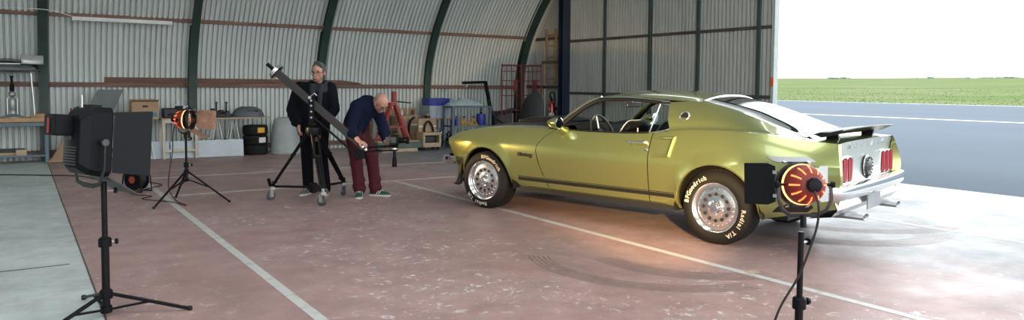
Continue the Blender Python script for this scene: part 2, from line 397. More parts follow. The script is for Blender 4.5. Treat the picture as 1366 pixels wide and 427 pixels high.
M['door_frame'] = pm('door_frame', (.035, .05, .045), .5, var=.25)
M['pale_edge'] = pm('pale_edge', (.32, .37, .34), .5, var=.1)
dr = thing('door_1', None, None); tag(dr, kind='structure')
ym = [14.03, 12.6, 11.21, 9.91, 8.53, 8.24]
for a, b in zip(ym, ym[1:]):
    for z0, z1 in ((.03, 2.42), (2.40, 4.75)): ysheet(b, a, z0, z1, XE + .03, parent=dr)
for y in ym[1:-1]:
    MB().box((XE - .02, y, 2.4), (.07, .075, 4.7)).build('mullion', 'door_frame', dr, smooth=0, bevel=.005)
for z in (.1, 1.22, 2.42, 3.6, 4.7):
    for a, b in zip(ym, ym[1:]): MB().box((XE - .005, (a + b) / 2, z), (.05, a - b - .08, .06)).build('door_rail', 'purlin_y', dr, smooth=0)
MB().box((XE, 8.21, 2.4), (.12, .05, 4.8)).build('edge_post', 'pale_edge', dr, smooth=0, bevel=.005)
M['orange_tape'] = pm('orange_tape', (.75, .09, .015), .5)
MB().box((XE - .062, 8.21, 1.48), (.006, .056, .15)).build('reflector', 'orange_tape', dr, smooth=0)
MB().box((XE, -.2, 4.85), (.3, 28, .16)).build('door_lintel', 'door_frame', dr, smooth=0)
# ------------------------------------------------------------------ the car (local: x forward from the rear axle, y to its left, z up)
def paint_material():
    m = pm('lime_gold_paint', (.36, .31, .045), .22, .8, coat=1.0); nt = m.node_tree; b = nt.nodes['Principled BSDF']; L = nt.links.new
    tc = nt.nodes.new('ShaderNodeTexCoord'); n = nt.nodes.new('ShaderNodeTexNoise'); n.inputs['Scale'].default_value = 900; L(tc.outputs['Object'], n.inputs['Vector'])
    r = nt.nodes.new('ShaderNodeValToRGB'); r.color_ramp.elements[0].color = (.29, .325, .11, 1); r.color_ramp.elements[1].color = (.4, .435, .16, 1); L(n.outputs['Fac'], r.inputs[0]); L(r.outputs[0], b.inputs['Base Color'])
    return m
M['paint'] = paint_material()
M['car_black'] = pm('car_black', (.012, .012, .012), .35)
M['car_trim_black'] = pm('car_trim_black', (.01, .01, .01), .6)
M['hood_black'] = pm('hood_black', (.008, .008, .009), .35, spec=.35)
M['interior'] = pm('interior', (.006, .006, .006), .7, spec=.05)
M['seat_vinyl'] = pm('seat_vinyl', (.006, .007, .008), .5, spec=.06)
M['lens_red'] = pm('lens_red', (.35, .008, .012), .12, coat=1.)
M['letter_white'] = pm('letter_white', (.55, .5, .42), .6)
M['tail_silver'] = pm('tail_silver', (.6, .63, .58), .3, .7)
M['car_glass'] = glass_mat('car_glass', (.86, .92, .89), 1.45)
M['rear_glass'] = glass_mat('rear_glass', (.25, .32, .3), 1.75)
M['rim'] = pm('rim', (.82, .82, .82), .16, 1.)
M['hole'] = pm('hole', (.008, .008, .008), .8)

car = thing('sports_coupe', 'lime gold fastback coupe with black hood and rear wing parked on the red floor', 'car', (5.913, 4.685, 0), radians(105.06))
XF, XR = 2.80, 0.0
WM = [(3.55, .70), (3.48, .775), (3.40, .815), (3.25, .855), (3.0, .89), (2.75, .905), (2.3, .912), (1.5, .912), (.7, .914), (.3, .922), (0, .926), (-.3, .922), (-.6, .905), (-.85, .88), (-1.05, .845)]
ZT = [(3.55, .76), (3.47, .785), (3.33, .83), (3.2, .855), (2.96, .888), (2.47, .927), (1.9, .932), (1.5, .926), (1.0, .932), (.68, .948), (.4, .985), (.17, 1.0), (-.1, 1.005), (-.44, .986), (-.7, .958), (-1.05, .935)]
INS = [(.27, .11), (.30, .066), (.34, .05), (.42, .034), (.5, .02), (.58, .008), (.66, .001), (.72, 0), (.75, .004)]
AF = (2.755, .325, .385); AR = (-.015, .335, .388); ZB = .275
def Wm(x): return smooth_interp(WM, x)
def zt(x): return smooth_interp(ZT, x)
def side(x, z):
    if z <= .75: i = smooth_interp(INS, z)
    else:
        t = (z - .75) / max(.02, zt(x) - .75); i = .004 + .07 * t + .022 * t ** 3
    y = Wm(x) - i
    for cx, cz, R in (AF, AR):              # rolled wheel-arch lips
        d = sqrt((x - cx) ** 2 + (z - cz) ** 2) - R
        if d < .09 and z > .24: y += .024 * (1 - max(0, d) / .09) ** 1.3 * min(1, max(0, (z - .3) / .15))
    return y
def zbot(x):
    for cx, cz, R in (AF, AR):
        if abs(x - cx) < R: return max(ZB, cz + sqrt(R * R - (x - cx) ** 2))
    return ZB if x > -.4 else lerp(ZB, .42, min(1, (-.4 - x) / .6))
def arch_cols(A):
    cx, cz, R = A; a0 = math.asin((ZB - cz) / R); n = 26
    return [cx + R * cos(lerp(a0, pi - a0, i / n)) for i in range(n + 1)]
def side_rows(x, wx=None):
    zb = zbot(x) if abs(x) < 99 else ZB
    zs = [lerp(zb, .75, i / 11) for i in range(12)] + [lerp(.75, zt(x), i / 8) for i in range(1, 9)]
    out_ = []
    for z in zs:
        xx = wx(x, z) if wx else x
        out_.append((xx, side(xx, min(z, zt(x))), z))
    return out_
SEAM = [(.27, 1.845), (.294, 1.847), (.428, 1.913), (.6, 1.985), (.744, 2.004), (.85, 1.93), (.935, 1.81)]
def nose_x(z): return interp([(.3, 3.18), (.5, 3.28), (.62, 3.36), (.74, 3.455), (.79, 3.47), (.84, 3.44)], z)
def tail_x(z): return interp([(.4, -1.0), (.5, -1.02), (.65, -1.045), (.75, -1.035), (.94, -.99)], z)
def mirror_y(rows): return [[(p[0], -p[1], p[2]) for p in r] for r in rows]
def car_panel(name, rows, mat='paint', both=True, solid=.012, smooth=32):
    o = MB().grid(rows).build(name, mat, car, smooth=smooth, solid=0, fixn=False)
    if both: MB().grid(mirror_y(rows)[::-1]).build(name, mat, car, smooth=smooth, fixn=False)
    return o
GAP = .004
# front fender
ca = arch_cols(AF)                     # from front of arch to the back
fx = [3.47, 3.42, 3.36, 3.30, 3.24, 3.19] + [x for x in ca if x < 3.16] + [2.28, 2.2, 2.1, 2.0]
a_end = min(ca); a_beg = max(x for x in ca if x < 3.16)
def wf(x, z):
    if x > a_beg: return lerp(a_beg, nose_x(z), (x - a_beg) / (3.47 - a_beg))
    if x < a_end: return lerp(a_end, smooth_interp(SEAM, z) + GAP, (a_end - x) / (a_end - 2.0))
    return x
car_panel('front_fender', [side_rows(x, wf) for x in fx])
# door
def wd_(x, z):
    s = (2.0 - x) / (2.0 - .66); return lerp(smooth_interp(SEAM, z) - GAP, .66 + GAP, s)
door_rows = [side_rows(2.0 - (2.0 - .66) * i / 16, wd_) for i in range(17)]
dl = MB().grid(door_rows).build('door', 'paint', car, fixn=False, smooth=32)
dr_ = MB().grid(mirror_y(door_rows)[::-1]).build('door', 'paint', car, fixn=False, smooth=32)
# rear quarter
cr = arch_cols(AR)
qx = [.66, .6, .55, .5, .45, .41] + cr + [-.43, -.48, -.54, -.6, -.66, -.72, -.78, -.84, -.9, -.95, -1.0]
r_end = min(cr)
def wq(x, z):
    if x < r_end: return lerp(r_end, tail_x(z), (r_end - x) / (r_end + 1.0))
    return x - (GAP if x > .64 else 0)
car_panel('quarter_panel', [side_rows(x, wq) for x in qx])
# bright roll of the arch edge and inner wheel wells
for A in (AF, AR):
    for s in (1, -1):
        cx, cz, R = A; a0 = math.asin((ZB - cz) / R)
        aa = [lerp(a0, pi - a0, i / 24) for i in range(25)]
        rows = []
        for a in aa:
            x, z = cx + R * cos(a), cz + R * sin(a); y = side(x, z)
            x2, z2 = cx + (R - .014) * cos(a), cz + (R - .014) * sin(a)
            rows.append([(x, s * y, z), (x2, s * (y - .003), z2), (x2, s * (y - .035), z2), (x, s * (y - .05), z)])
        MB().grid(rows if s < 0 else rows[::-1]).build('arch_lip', 'paint', car, fixn=False)
        rows = [[(cx + (R + .025) * cos(a), s * y, cz + (R + .025) * sin(a)) for y in (.875, .7, .52)] for a in aa]
        w = MB().grid(rows)
        w.add([(cx, s * .52, cz)] + [(cx + (R + .025) * cos(a), s * .52, cz + (R + .025) * sin(a)) for a in aa], [(0, i + 1, i + 2) for i in range(24)])
        w.build('wheel_well', 'car_trim_black', car)
# side stripes
def strip(name, z0, z1, x0, x1, mat, off=.0025):
    for s in (1, -1):
        rows = []
        for i in range(41):
            x = lerp(x0, x1, i / 40); rows.append([(x, s * (side(x, z) + off), z) for z in (z0, lerp(z0, z1, .5), z1)])
        MB().grid(rows if s > 0 else rows[::-1]).build(name, mat, car, fixn=False)
strip('side_stripe', .372, .408, 2.345, .385, 'car_black'); strip('pin_stripe', .414, .420, 2.345, .385, 'car_black')
# fender crown, hood, cowl
def crown(x, y):            # height of the front deck at half-width y
    ys = Wm(x) - .096; t = min(1, abs(y) / ys)
    return zt(x) + .055 * (1 - t * t) * (1 if x < 3.2 else max(.2, 1 - (x - 3.2) * 2.5))
hx = [3.455, 3.42, 3.36, 3.28, 3.18, 3.0, 2.8, 2.6, 2.4, 2.2, 2.05, 1.93]
car_panel('fender_crown', [[(x, Wm(x) - .096 + .0, zt(x)), (x, Wm(x) - .125, crown(x, Wm(x) - .125)), (x, Wm(x) - .17, crown(x, Wm(x) - .17)), (x, .665, crown(x, .665))] for x in hx])
hr = []
for x in [3.56, 3.53, 3.48] + hx[1:-1]:
    n = 14; yb = .66 if x < 3.4 else .66 - (x - 3.4) * .3
    hr.append([(x, lerp(yb, -yb, j / n), crown(min(x, 3.45), lerp(yb, -yb, j / n)) - (.05 if x > 3.55 else .012 if x > 3.5 else 0)) for j in range(n + 1)])
MB().grid(hr).build('hood', 'hood_black', car, fixn=False)
MB().grid([[(x + .10 * (1 - (y / .8) ** 2), y, crown(2.0, y) - .006 + dz) for y in [lerp(.8, -.8, j / 12) for j in range(13)]] for x, dz in ((1.96, 0), (1.88, .0), (1.79, .004))]).build('cowl', 'car_trim_black', car, fixn=False)
# hood scoop
sc_rows = []
for x, w, h in ((2.88, .19, .002), (2.82, .22, .025), (2.72, .245, .048), (2.6, .26, .054), (2.4, .25, .05), (2.2, .22, .035), (2.05, .17, .012)):
    b = crown(x, 0) - .004
    sc_rows.append([(x, w + .02, b), (x, w, b + h * .7), (x, w * .75, b + h), (x, 0, b + h * 1.05), (x, -w * .75, b + h), (x, -w, b + h * .7), (x, -w - .02, b)])
so = MB().grid([[Vector(p) for p in r] for r in loft(sc_rows, 3, 3)]).build('hood_scoop', 'hood_black', car, fixn=False)
MB().box((2.875, 0, crown(2.87, 0) + .016), (.02, .36, .024)).build('scoop_mouth', 'car_trim_black', so, smooth=0)
# nose: headlight bezels, grille, valance, bumper, chin spoiler
for s in (1, -1):
    mb = MB(); mb.prism([(.36, .58), (.765, .58), (.765, .75), (.5, .765), (.36, .77)], 0, .06, Matrix(((0, 0, 1, 3.30), (s, 0, 0, 0), (0, 1, 0, 0), (0, 0, 0, 1))))
    bz = mb.build('headlight_bezel', 'paint', car, smooth=0, bevel=.012)
    MB().lathe([(.001, .012), (.05, .01), (.085, 0), (.092, -.01)], 20, Matrix.Translation((3.365, s * .62, .67)) @ Rm('Y', 90)).build('headlight', 'chrome', bz)
    MB().tube([(3.34, s * .79, .74), (3.365, s * .775, .70), (3.34, s * .785, .6)], .012, 6).build('bezel_trim', 'chrome', bz)
MB().box((3.4, 0, .67), (.06, .98, .2)).build('grille', 'car_trim_black', car, smooth=0)
for k in range(5): MB().box((3.435, 0, .6 + k * .036), (.01, .96, .007)).build('grille_bar', 'dark_grey', car, smooth=0)
def bumper_path(s): return None
def bumper(name, pts, prof):
    """sweep a closed profile (out, z) along a plan path (x, y)"""
    P = [Vector((p[0], p[1], 0)) for p in pts]; rows = []
    for i, p in enumerate(P):
        t = (P[min(i + 1, len(P) - 1)] - P[max(i - 1, 0)]).normalized(); n = Vector((t.y, -t.x, 0))
        rows.append([p + n * a + Vector((0, 0, z)) for a, z in prof])
    mb = MB().grid(rows, closed=True); k = len(prof)
    mb.f.append(tuple(range(k))); mb.f.append(tuple((len(rows) - 1) * k + j for j in range(k)))
    return mb
fp = [(p.x, p.y) for p in catmull([Vector(q) for q in ((3.2, .87, 0), (3.33, .86, 0), (3.43, .78, 0), (3.52, .5, 0), (3.56, 0, 0), (3.52, -.5, 0), (3.43, -.78, 0), (3.33, -.86, 0), (3.2, -.87, 0))], 4)]
bumper('bumper', fp, [(-.05, .47), (-.07, .49), (-.085, .52), (-.07, .555), (-.045, .565), (-.03, .52)]).build('front_bumper', 'chrome', car)
MB().grid([[(x, y, z) for x, y in ((3.17, .83), (3.28, .8), (3.4, .6), (3.46, 0), (3.4, -.6), (3.28, -.8), (3.17, -.83))] for z in (.56, .42, .33)]).build('front_valance', 'paint', car)
MB().grid([[(x + dx, y, z) for x, y in ((3.12, .86), (3.24, .82), (3.34, .6), (3.4, 0), (3.34, -.6), (3.24, -.82), (3.12, -.86))] for dx, z in ((0, .36), (.05, .25), (.09, .235))]).build('chin_spoiler', 'car_trim_black', car, solid=.012)
# roof, pillars, sail panels, glass
roof_c = []
for x, yl, zl, zc in ((1.375, .60, 1.268, 1.322), (1.24, .604, 1.277, 1.341), (1.05, .607, 1.28, 1.351), (.85, .604, 1.272, 1.352), (.6, .595, 1.256, 1.342), (.42, .575, 1.25, 1.325), (.295, .555, 1.25, 1.303)):
    bow = lambda y: .06 * (1 - (y / .6) ** 2) if x > 1.3 else 0
    roof_c.append([(x + (-.055 * (1 - (y / .6) ** 2) if x > 1.35 else 0), y, lerp(zc, zl, (abs(y) / yl) ** 2.4)) for y in (yl, yl * .92, yl * .75, yl * .4, 0, -yl * .4, -yl * .75, -yl * .92, -yl)])
MB().grid(loft(roof_c, 4, 3)).build('roof', 'paint', car, fixn=False)
rail = [(1.86, .755, .94), (1.745, .712, 1.05), (1.60, .668, 1.165), (1.47, .634, 1.235), (1.38, .612, 1.262), (1.24, .614, 1.266), (1.05, .617, 1.268), (.85, .614, 1.258), (.72, .612, 1.247), (.6, .607, 1.236)]
for s in (1, -1):
    pth = catmull([Vector((x, s * y, z)) for x, y, z in rail], 3)
    MB().tube([p + Vector((0, s * .012, .004)) for p in pth], .009, 6).build('drip_rail', 'chrome', car)
    MB().tube([p + Vector((.0, -s * .012, -.012)) for p in pth], [(.024, .02)] * len(pth), 8).build('window_surround', 'car_trim_black', car)
    ap_ = catmull([Vector((x + .02, s * (y - .02), z + .004)) for x, y, z in rail[:5]], 3)
    MB().tube(ap_, [(.032, .022)] * len(ap_), 8).build('windshield_pillar', 'paint', car)
# sail panel: bottom edge B on the quarter shoulder, top edge E on the roof rail / backlight edge
def B(x): return Vector((x, side(x, zt(x)), zt(x)))
sailc = []
for xb, e in ((.495, (.60, .612, 1.236)), (.44, (.5, .592, 1.244)), (.36, (.40, .574, 1.249)), (.2, (.27, .555, 1.244)), (.05, (.09, .552, 1.205)), (-.12, (-.1, .553, 1.152)), (-.3, (-.29, .556, 1.088)), (-.48, (-.48, .56, 1.022)), (-.66, (-.66, .575, .965)), (-.74, (-.75, .60, .952))):
    b = B(xb); e = Vector(e); d = e - b; row = []
    h = max(0, (e.z - b.z)) / .27
    for t in (0, .12, .3, .5, .7, .88, 1):
        p = b + d * t
        bul = sin(pi * t) * .030 * h - .035 * h * max(0, 1 - t * 3.2) ** 1.5 * (t > 0)
        row.append(p + Vector((0, bul, bul * .5)))
    sailc.append(row)
sail = loft(sailc, 4, 3)
car_panel('sail_panel', sail)
# window seen in the sail: quarter glass with bright frame
GS = lambda x, z: .80 - (z - .945) * .62
def gy(z): return lerp(.80, .612, min(1, max(0, (z - .94) / .30)))
for s in (1, -1):
    qa = [(.715, .95), (.70, 1.215), (.60, 1.215), (.53, 1.10), (.488, 1.03), (.50, 1.0), (.56, .975)]
    MB().tube([(x, s * (gy(z) + .004), z) for x, z in qa], .008, 6, closed=True).build('quarter_window_frame', 'chrome', car)
    MB().add([(x, s * (gy(z) - .004), z) for x, z in qa], [tuple(range(len(qa)))]).build('quarter_window', 'car_glass', car, smooth=0)
    # filler between belt and quarter window
    MB().grid([[(x, s * (side(x, zt(x)) - .0), zt(x)), (x, s * gy(z), z)] for x, z in ((.72, .951), (.64, .962), (.56, .975), (.5, 1.0))]).build('belt_filler', 'paint', car)
    MB().tube([(1.86, s * .79, .936), (1.5, s * (side(1.5, zt(1.5)) - .012), .932), (1.0, s * (side(1., zt(1.)) - .012), .938), (.72, s * (side(.72, zt(.72)) - .014), .952)], .008, 6).build('belt_molding', 'car_black', car)
MB().add([(x, -gy(z), z) for x, z in ((1.72, .95), (1.66, 1.07), (1.5, 1.19), (1.38, 1.24), (1.0, 1.25), (.72, 1.23), (.73, .95))], [tuple(range(7))]).build('door_window', 'car_glass', car, smooth=0)
ws = loft([[(1.80 + .12 * (1 - (y / .74) ** 2), y, .962) for y in (.735, .4, 0, -.4, -.735)], [(1.58 + .08 * (1 - (y / .66) ** 2), y, lerp(1.175, 1.15, abs(y) / .66)) for y in (.655, .35, 0, -.35, -.655)], [(1.372 - .05 * (1 - (y / .6) ** 2), y, lerp(1.322, 1.266, (abs(y) / .6) ** 2.4)) for y in (.6, .33, 0, -.33, -.6)]], 4, 3)
MB().grid(ws).build('windshield', 'car_glass', car, fixn=False)
rgx = ((.288, .548, 1.25, 1.301), (.12, .546, 1.208, 1.265), (-.1, .546, 1.15, 1.21), (-.29, .549, 1.086, 1.145), (-.48, .553, 1.02, 1.075), (-.66, .566, .966, 1.0))
MB().grid(loft([[(x + (-.02) * (1 - (y / yl) ** 2), y, lerp(zc, zl, (abs(y) / yl) ** 2.2)) for y in (yl, yl * .7, yl * .35, 0, -yl * .35, -yl * .7, -yl)] for x, yl, zl, zc in rgx], 4, 4)).build('rear_window', 'rear_glass', car, fixn=False)
for s in (1, -1):
    MB().tube(catmull([Vector((x, s * (yl + .003), zl + .004)) for x, yl, zl, zc in rgx], 3), .008, 6).build('rear_window_trim', 'chrome', car)
x, yl, zl, zc = rgx[0]
MB().tube([(x - .02 * (1 - (y / yl) ** 2) + .004, y, lerp(zc, zl, (abs(y) / yl) ** 2.2) + .004) for y in [lerp(yl, -yl, j / 12) for j in range(13)]], .007, 6).build('rear_window_trim', 'chrome', car)
# deck lid
def deck_row(x, zo, up=0.):
    yb = side(x, zt(x)) if x > -.99 else side(-.99, zt(-.99)); zb = zt(x)
    return [(x - .0, y, lerp(zo, zb, (abs(y) / yb) ** 4)) for y in [lerp(yb, -yb, j / 16) for j in range(17)]]
dk = [[(-.66 if abs(y) < .58 else -.74, y, lerp(1.0, .966, min(1, abs(y) / .575) ** 2.2) if abs(y) < .58 else .953) for y in [lerp(.79, -.79, j / 16) for j in range(17)]],
      deck_row(-.76, .972), deck_row(-.86, .962), deck_row(-.95, .957), deck_row(-.985, .948)]
MB().grid(dk).build('deck_lid', 'paint', car, fixn=False)
# rear panel (concave), end caps, lights
def panel_x(z): return interp([(.58, -.985), (.66, -.965), (.76, -.958), (.86, -.965), (.95, -.98)], z)
prow = []
for z in (.58, .62, .66, .72, .78, .84, .885, .92, .948):
    prow.append([(panel_x(z) - .012 * (1 - (y / .78) ** 2), y, z - .02 * (abs(y) / .78) ** 4 * (z > .9)) for y in [lerp(.77, -.77, j / 14) for j in range(15)]])
MB().grid(prow).build('tail_panel', 'tail_silver', car)
car_panel('quarter_end_cap', [[(tail_x(z), side(tail_x(z), min(z, zt(-1))), z), (tail_x(z) - .012, side(-1, min(z, zt(-1))) - .03, z), (panel_x(z) - .01, .765, z)] for z in (.42, .5, .58, .66, .72, .78, .84, .9, .935)], smooth=60)
for s in (1, -1):
    for k in range(3):
        y = s * (.46 + k * .125); z = .715
        mb = MB(); poly = [(-.05, -.1), (.05, -.1), (.05, .085), (.035, .1), (-.035, .1), (-.05, .085)]
        TM = Matrix(((0, 0, -1, 0), (1, 0, 0, y), (0, 1, 0, z), (0, 0, 0, 1)))
        bz = MB().prism([(a * 1.12, b * 1.06) for a, b in poly], .962, .99, TM).build('tail_light_bezel', 'chrome', car, smooth=0, bevel=.006)
        rows = []
        for a in [(-.044 + .088 * i / 6) for i in range(7)]: rows.append([(-.99 - .02 * (1 - (a / .05) ** 2), y + a, z + b) for b in (-.092, -.03, .03, .092)])
        MB().grid(rows).build('tail_light', 'lens_red', bz)
fc = MB().lathe([(.1, 0), (.1, .03), (.085, .045), (.07, .05), (.03, .06), (.001, .062)], 28, Matrix.Translation((-.962, 0, .705)) @ Rm('Y', -90)).build('fuel_cap', 'car_black', car)
MB().lathe([(.092, .036), (.104, .034), (.104, .028), (.092, .03)], 28, Matrix.Translation((-.962, 0, .705)) @ Rm('Y', -90), cap=False).build('cap_ring', 'chrome', fc)
for k in range(16):
    a = k * pi / 8; MB().box((-1.012, .078 * cos(a), .705 + .078 * sin(a)), (.014, .012, .012)).build('cap_rib', 'dark_grey', fc, smooth=0)
for ch, k in zip('MUSTANG', range(7)):
    vs, fs = text_mesh(ch, .058, .004, .002); y = .475 - k * .158
    MB().add(vs, fs, Matrix(((0, 0, -1, -.984), (-1, 0, 0, y), (0, 1, 0, .905), (0, 0, 0, 1)))).build('tail_letter', 'chrome', car, smooth=0)
rp_ = [(p.x, p.y) for p in catmull([Vector(q) for q in ((-.80, .9, 0), (-.97, .885, 0), (-1.03, .8, 0), (-1.05, .4, 0), (-1.055, 0, 0), (-1.05, -.4, 0), (-1.03, -.8, 0), (-.97, -.885, 0), (-.80, -.9, 0))], 4)]
bumper('b', rp_, [(.0, .5), (.03, .495), (.055, .52), (.065, .57), (.055, .605), (.02, .615), (-.005, .61)]).build('rear_bumper', 'chrome', car)
MB().grid([[(x, y, z) for y in (.85, .6, .2, -.2, -.6, -.85)] for x, z in ((-1.0, .5), (-1.03, .42), (-.98, .36), (-.8, .33))]).build('rear_valance', 'alu', car)
MB().box((-1.055, 0, .425), (.012, .36, .14)).build('license_plate', 'grey_metal', car, smooth=0, bevel=.004)
for s in (1, -1):
    e = MB().tube([(-.6, s * .47, .31), (-.95, s * .47, .335), (-1.13, s * .47, .335)], [(.075, .03)] * 3, 14, cap=False).build('exhaust_tip', 'grey_metal', car, solid=.006)
    MB().tube([(-1.10, s * .47, .335), (-.9, s * .47, .335)], [(.066, .022)] * 2, 12).build('tip_bore', 'hole', e)
# rear wing on two pedestals
wc = []
for y in (.70, .66, .35, 0, -.35, -.66, -.70):
    k = .55 if abs(y) > .68 else 1.; zz = 1.012 + .012 * (1 - (y / .7) ** 2)
    wc.append([(-.76 + .05 * (1 - (y / .7) ** 2), y, zz - .012), (-.82, y, zz + .014 * k), (-.9, y, zz + .022 * k), (-1.0, y, zz + .038), (-1.005, y, zz + .03), (-.9, y, zz - .02), (-.82, y, zz - .038 * k)])
wg = MB().grid([[Vector(p) for p in r] for r in wc], closed=True); wg.f += [tuple(range(7)), tuple(range(42, 49))]
wing = wg.build('rear_wing', 'hood_black', car)
for s in (1, -1):
    MB().grid([[(-.80 - dx, s * (.44 + dy) + .018, z0), (-.90 + dx * .2, s * (.44 + dy) + .018, z0), (-.90 + dx * .2, s * (.44 + dy) - .018, z0), (-.80 - dx, s * (.44 + dy) - .018, z0)] for z0, dx, dy in ((.94, .0, .0), (1.012, -.0, .06))], closed=True).build('wing_pedestal', 'car_black', wing, smooth=0)
# side scoop, badge, script, handle, lock, mirror
for s in (1, -1):
    outer = [(.632, .922), (.395, .935), (.425, .742), (.628, .73)]; inner = [(.632, .905), (.425, .912), (.45, .772), (.628, .758)]
    prd = [.003, .034, .034, .003]
    n = 8; ring = []
    def along(poly, pr):
        o = []
        for i in range(3):
            for k in range(n): o.append((lerp(poly[i][0], poly[i + 1][0], k / n), lerp(poly[i][1], poly[i + 1][1], k / n), lerp(pr[i], pr[i + 1], k / n)))
        o.append((*poly[3], pr[3])); return o
    for (ox, oz, h), (ix, iz, _) in zip(along(outer, prd), along(inner, prd)):
        mxx, mzz = (ox * .55 + ix * .45), (oz * .55 + iz * .45)
        ring.append([(ox, s * (side(ox, oz) + .001), oz), (mxx, s * (side(mxx, mzz) + h), mzz), (ix, s * (side(ix, iz) + h * .8), iz), (ix + .004, s * (side(ix, iz) - .0 + .004), iz)])
    sp = MB().grid(ring).build('side_scoop', 'paint', car)
    MB().grid([[(x, s * (side(x, z) + .0035), z) for z in (.77, .83, .9)] for x in (.62, .56, .5, .44)]).build('scoop_floor', 'paint', sp)
    bp = Matrix.Translation((.378, s * .742, 1.111)) @ Rm('X', -s * 62)
    bg_ = MB().lathe([(.052, -.02), (.052, .008), (.045, .014), (.04, .012)], 20, bp, cap=False).build('roof_badge', 'chrome', car)
    MB().lathe([(.042, .0), (.035, .008), (.001, .010)], 16, bp).build('badge_face', 'car_black', bg_)
    D = dl if s > 0 else dr_
    h = MB(); h.bar((.885, s * (side(.88, .86) + .035), .862), (.70, s * (side(.7, .86) + .035), .862), .022, .018); h.box((.865, s * (side(.86, .86) + .015), .862), (.02, .04, .018)); h.box((.71, s * (side(.7, .86) + .015), .862), (.035, .04, .026))
    h.build('door_handle', 'chrome', D, bevel=.004)
    MB().lathe([(.016, 0), (.016, .012), (.001, .014)], 14, Matrix.Translation((.69, s * side(.69, .80), .80)) @ Rm('X', -s * 90)).build('door_lock', 'chrome', D)
    MB().tube([(.86, s * .77, .93), (.86, s * .77, .985)], .005, 6).build('lock_knob', 'steel', D)
    mr = MB(); mr.lathe([(.001, .15), (.022, .13), (.045, .08), (.058, .02), (.06, -.01)], 18, Matrix.Translation((1.70, s * .93, 1.005)) @ Rm('Y', 90))
    mr.tube([(1.70, s * .80, .925), (1.70, s * .86, .945), (1.71, s * .92, .975)], [.04, .03, .026], 10)
    mo = mr.build('door_mirror', 'paint', D)
    MB().lathe([(.052, 0), (.062, .004), (.062, .012), (.052, .014), (.001, .01)], 18, Matrix.Translation((1.694, s * .93, 1.005)) @ Rm('Y', -90)).build('mirror_glass', 'chrome', mo)
    vs, fs = text_mesh('Mustang', .06, .003, .002)
    mm = MB()
    for p in vs:
        x = 2.16 - s * p.x * 1.0 if s > 0 else 2.16 + p.x; z = .655 + p.y + (2.16 - x) * .04 * 0
        x += -.25 * p.y * s
        mm.v.append((x, s * (side(x, z) + .004 + p.z), z))
    mm.f = fs; mm.build('script_badge', 'car_black', car, smooth=0)
# floor pan, interior
MB().box((1.3, 0, .26), (3.6, 1.0, .07)).build('floor_pan', 'car_trim_black', car, smooth=0)
for s in (1, -1): MB().box((1.35, s * .7, .275), (1.9, .28, .05)).build('sill', 'car_trim_black', car, smooth=0)
tub = MB(); tub.box((.95, .755, .62), (2.0, .03, .6)); tub.box((.95, -.755, .62), (2.0, .03, .6)); tub.box((.95, 0, .34), (2.0, 1.5, .03)); tub.box((1.98, 0, .62), (.03, 1.5, .58)); tub.box((-.05, 0, .62), (.03, 1.5, .56)); tub.box((-.4, 0, .9), (.7, 1.05, .02))
tub.build('cabin_tub', 'interior', car, smooth=0)
MB().grid(loft([[(1.9, y, .94) for y in (.72, .36, 0, -.36, -.72)], [(1.72, y, .975 + (.025 if abs(y) == .36 else 0)) for y in (.72, .36, 0, -.36, -.72)], [(1.62, y, .955 + (.03 if abs(y) == .36 else 0)) for y in (.72, .36, 0, -.36, -.72)], [(1.60, y, .78) for y in (.72, .36, 0, -.36, -.72)]], 3, 4)).build('dashboard', 'seat_vinyl', car)
st = MB(); C0 = Matrix.Translation((1.55, .37, .905)) @ Rm('Y', -66)
ring = [C0 @ Vector((.185 * cos(a), .185 * sin(a), 0)) for a in [2 * pi * i / 28 for i in range(28)]]
swo = MB().tube(ring, .013, 8, closed=True).build('steering_wheel', 'car_black', car)
for a in (0, 2.1, 4.2): MB().tube([C0 @ Vector((.03 * cos(a), .03 * sin(a), -.03)), C0 @ Vector((.18 * cos(a), .18 * sin(a), 0))], .009, 6).build('spoke', 'steel', swo)
MB().tube([C0 @ Vector((0, 0, -.01)), C0 @ Vector((0, 0, -.2))], [.045, .03], 10).build('steering_column', 'car_black', swo)
def seat(y0):
    rows = []
    for t in [i / 10 for i in range(11)]:
        z = .42 + .61 * t; w = .255 * (1 - .2 * max(0, t - .6) * 2) * (1 - max(0, t - .9) * 2); xb = 1.33 - .24 * t; th = .075 * (1 - .5 * t)
        rows.append([(xb + th, y0 - w, z), (xb + th * 1.25, y0 - w * .5, z), (xb + th * 1.3, y0, z), (xb + th * 1.25, y0 + w * .5, z), (xb + th, y0 + w, z), (xb - th * .2, y0 + w * 1.04, z), (xb - th, y0 + w * .8, z), (xb - th * 1.2, y0, z), (xb - th, y0 - w * .8, z), (xb - th * .2, y0 - w * 1.04, z)])
    mb = MB().grid([[Vector(p) for p in r] for r in rows], closed=True); mb.f += [tuple(range(10)), tuple(range(100, 110))]
    sb = mb.build('seat', 'seat_vinyl', car, smooth=50, subs=1)
    MB().box((1.5, y0, .45), (.5, .5, .16)).build('seat_cushion', 'seat_vinyl', sb, bevel=.05)
    q = rows[9]; MB().tube(catmull([Vector(r[4]) + Vector((.004, -.004, .0)) for r in rows[2:9]] + [Vector((rows[10][4][0], y0 + .17, 1.03)), Vector((rows[10][2][0] - .01, y0, 1.04)), Vector((rows[10][0][0], y0 - .17, 1.03))] + [Vector(r[0]) + Vector((.004, .004, 0)) for r in rows[2:9][::-1]], 3), .006, 6).build('seat_rim_glint', 'grey_plastic', sb)  # pale highlight along the seat rim, drawn as a thin light tube
seat(.37); seat(-.37)
MB().box((.42, 0, .62), (.2, 1.3, .5)).build('rear_seat', 'seat_vinyl', car, bevel=.06)
rv = MB().box((1.40, 0, 1.188), (.03, .26, .06)).build('rear_view_mirror', 'car_black', car, bevel=.012)
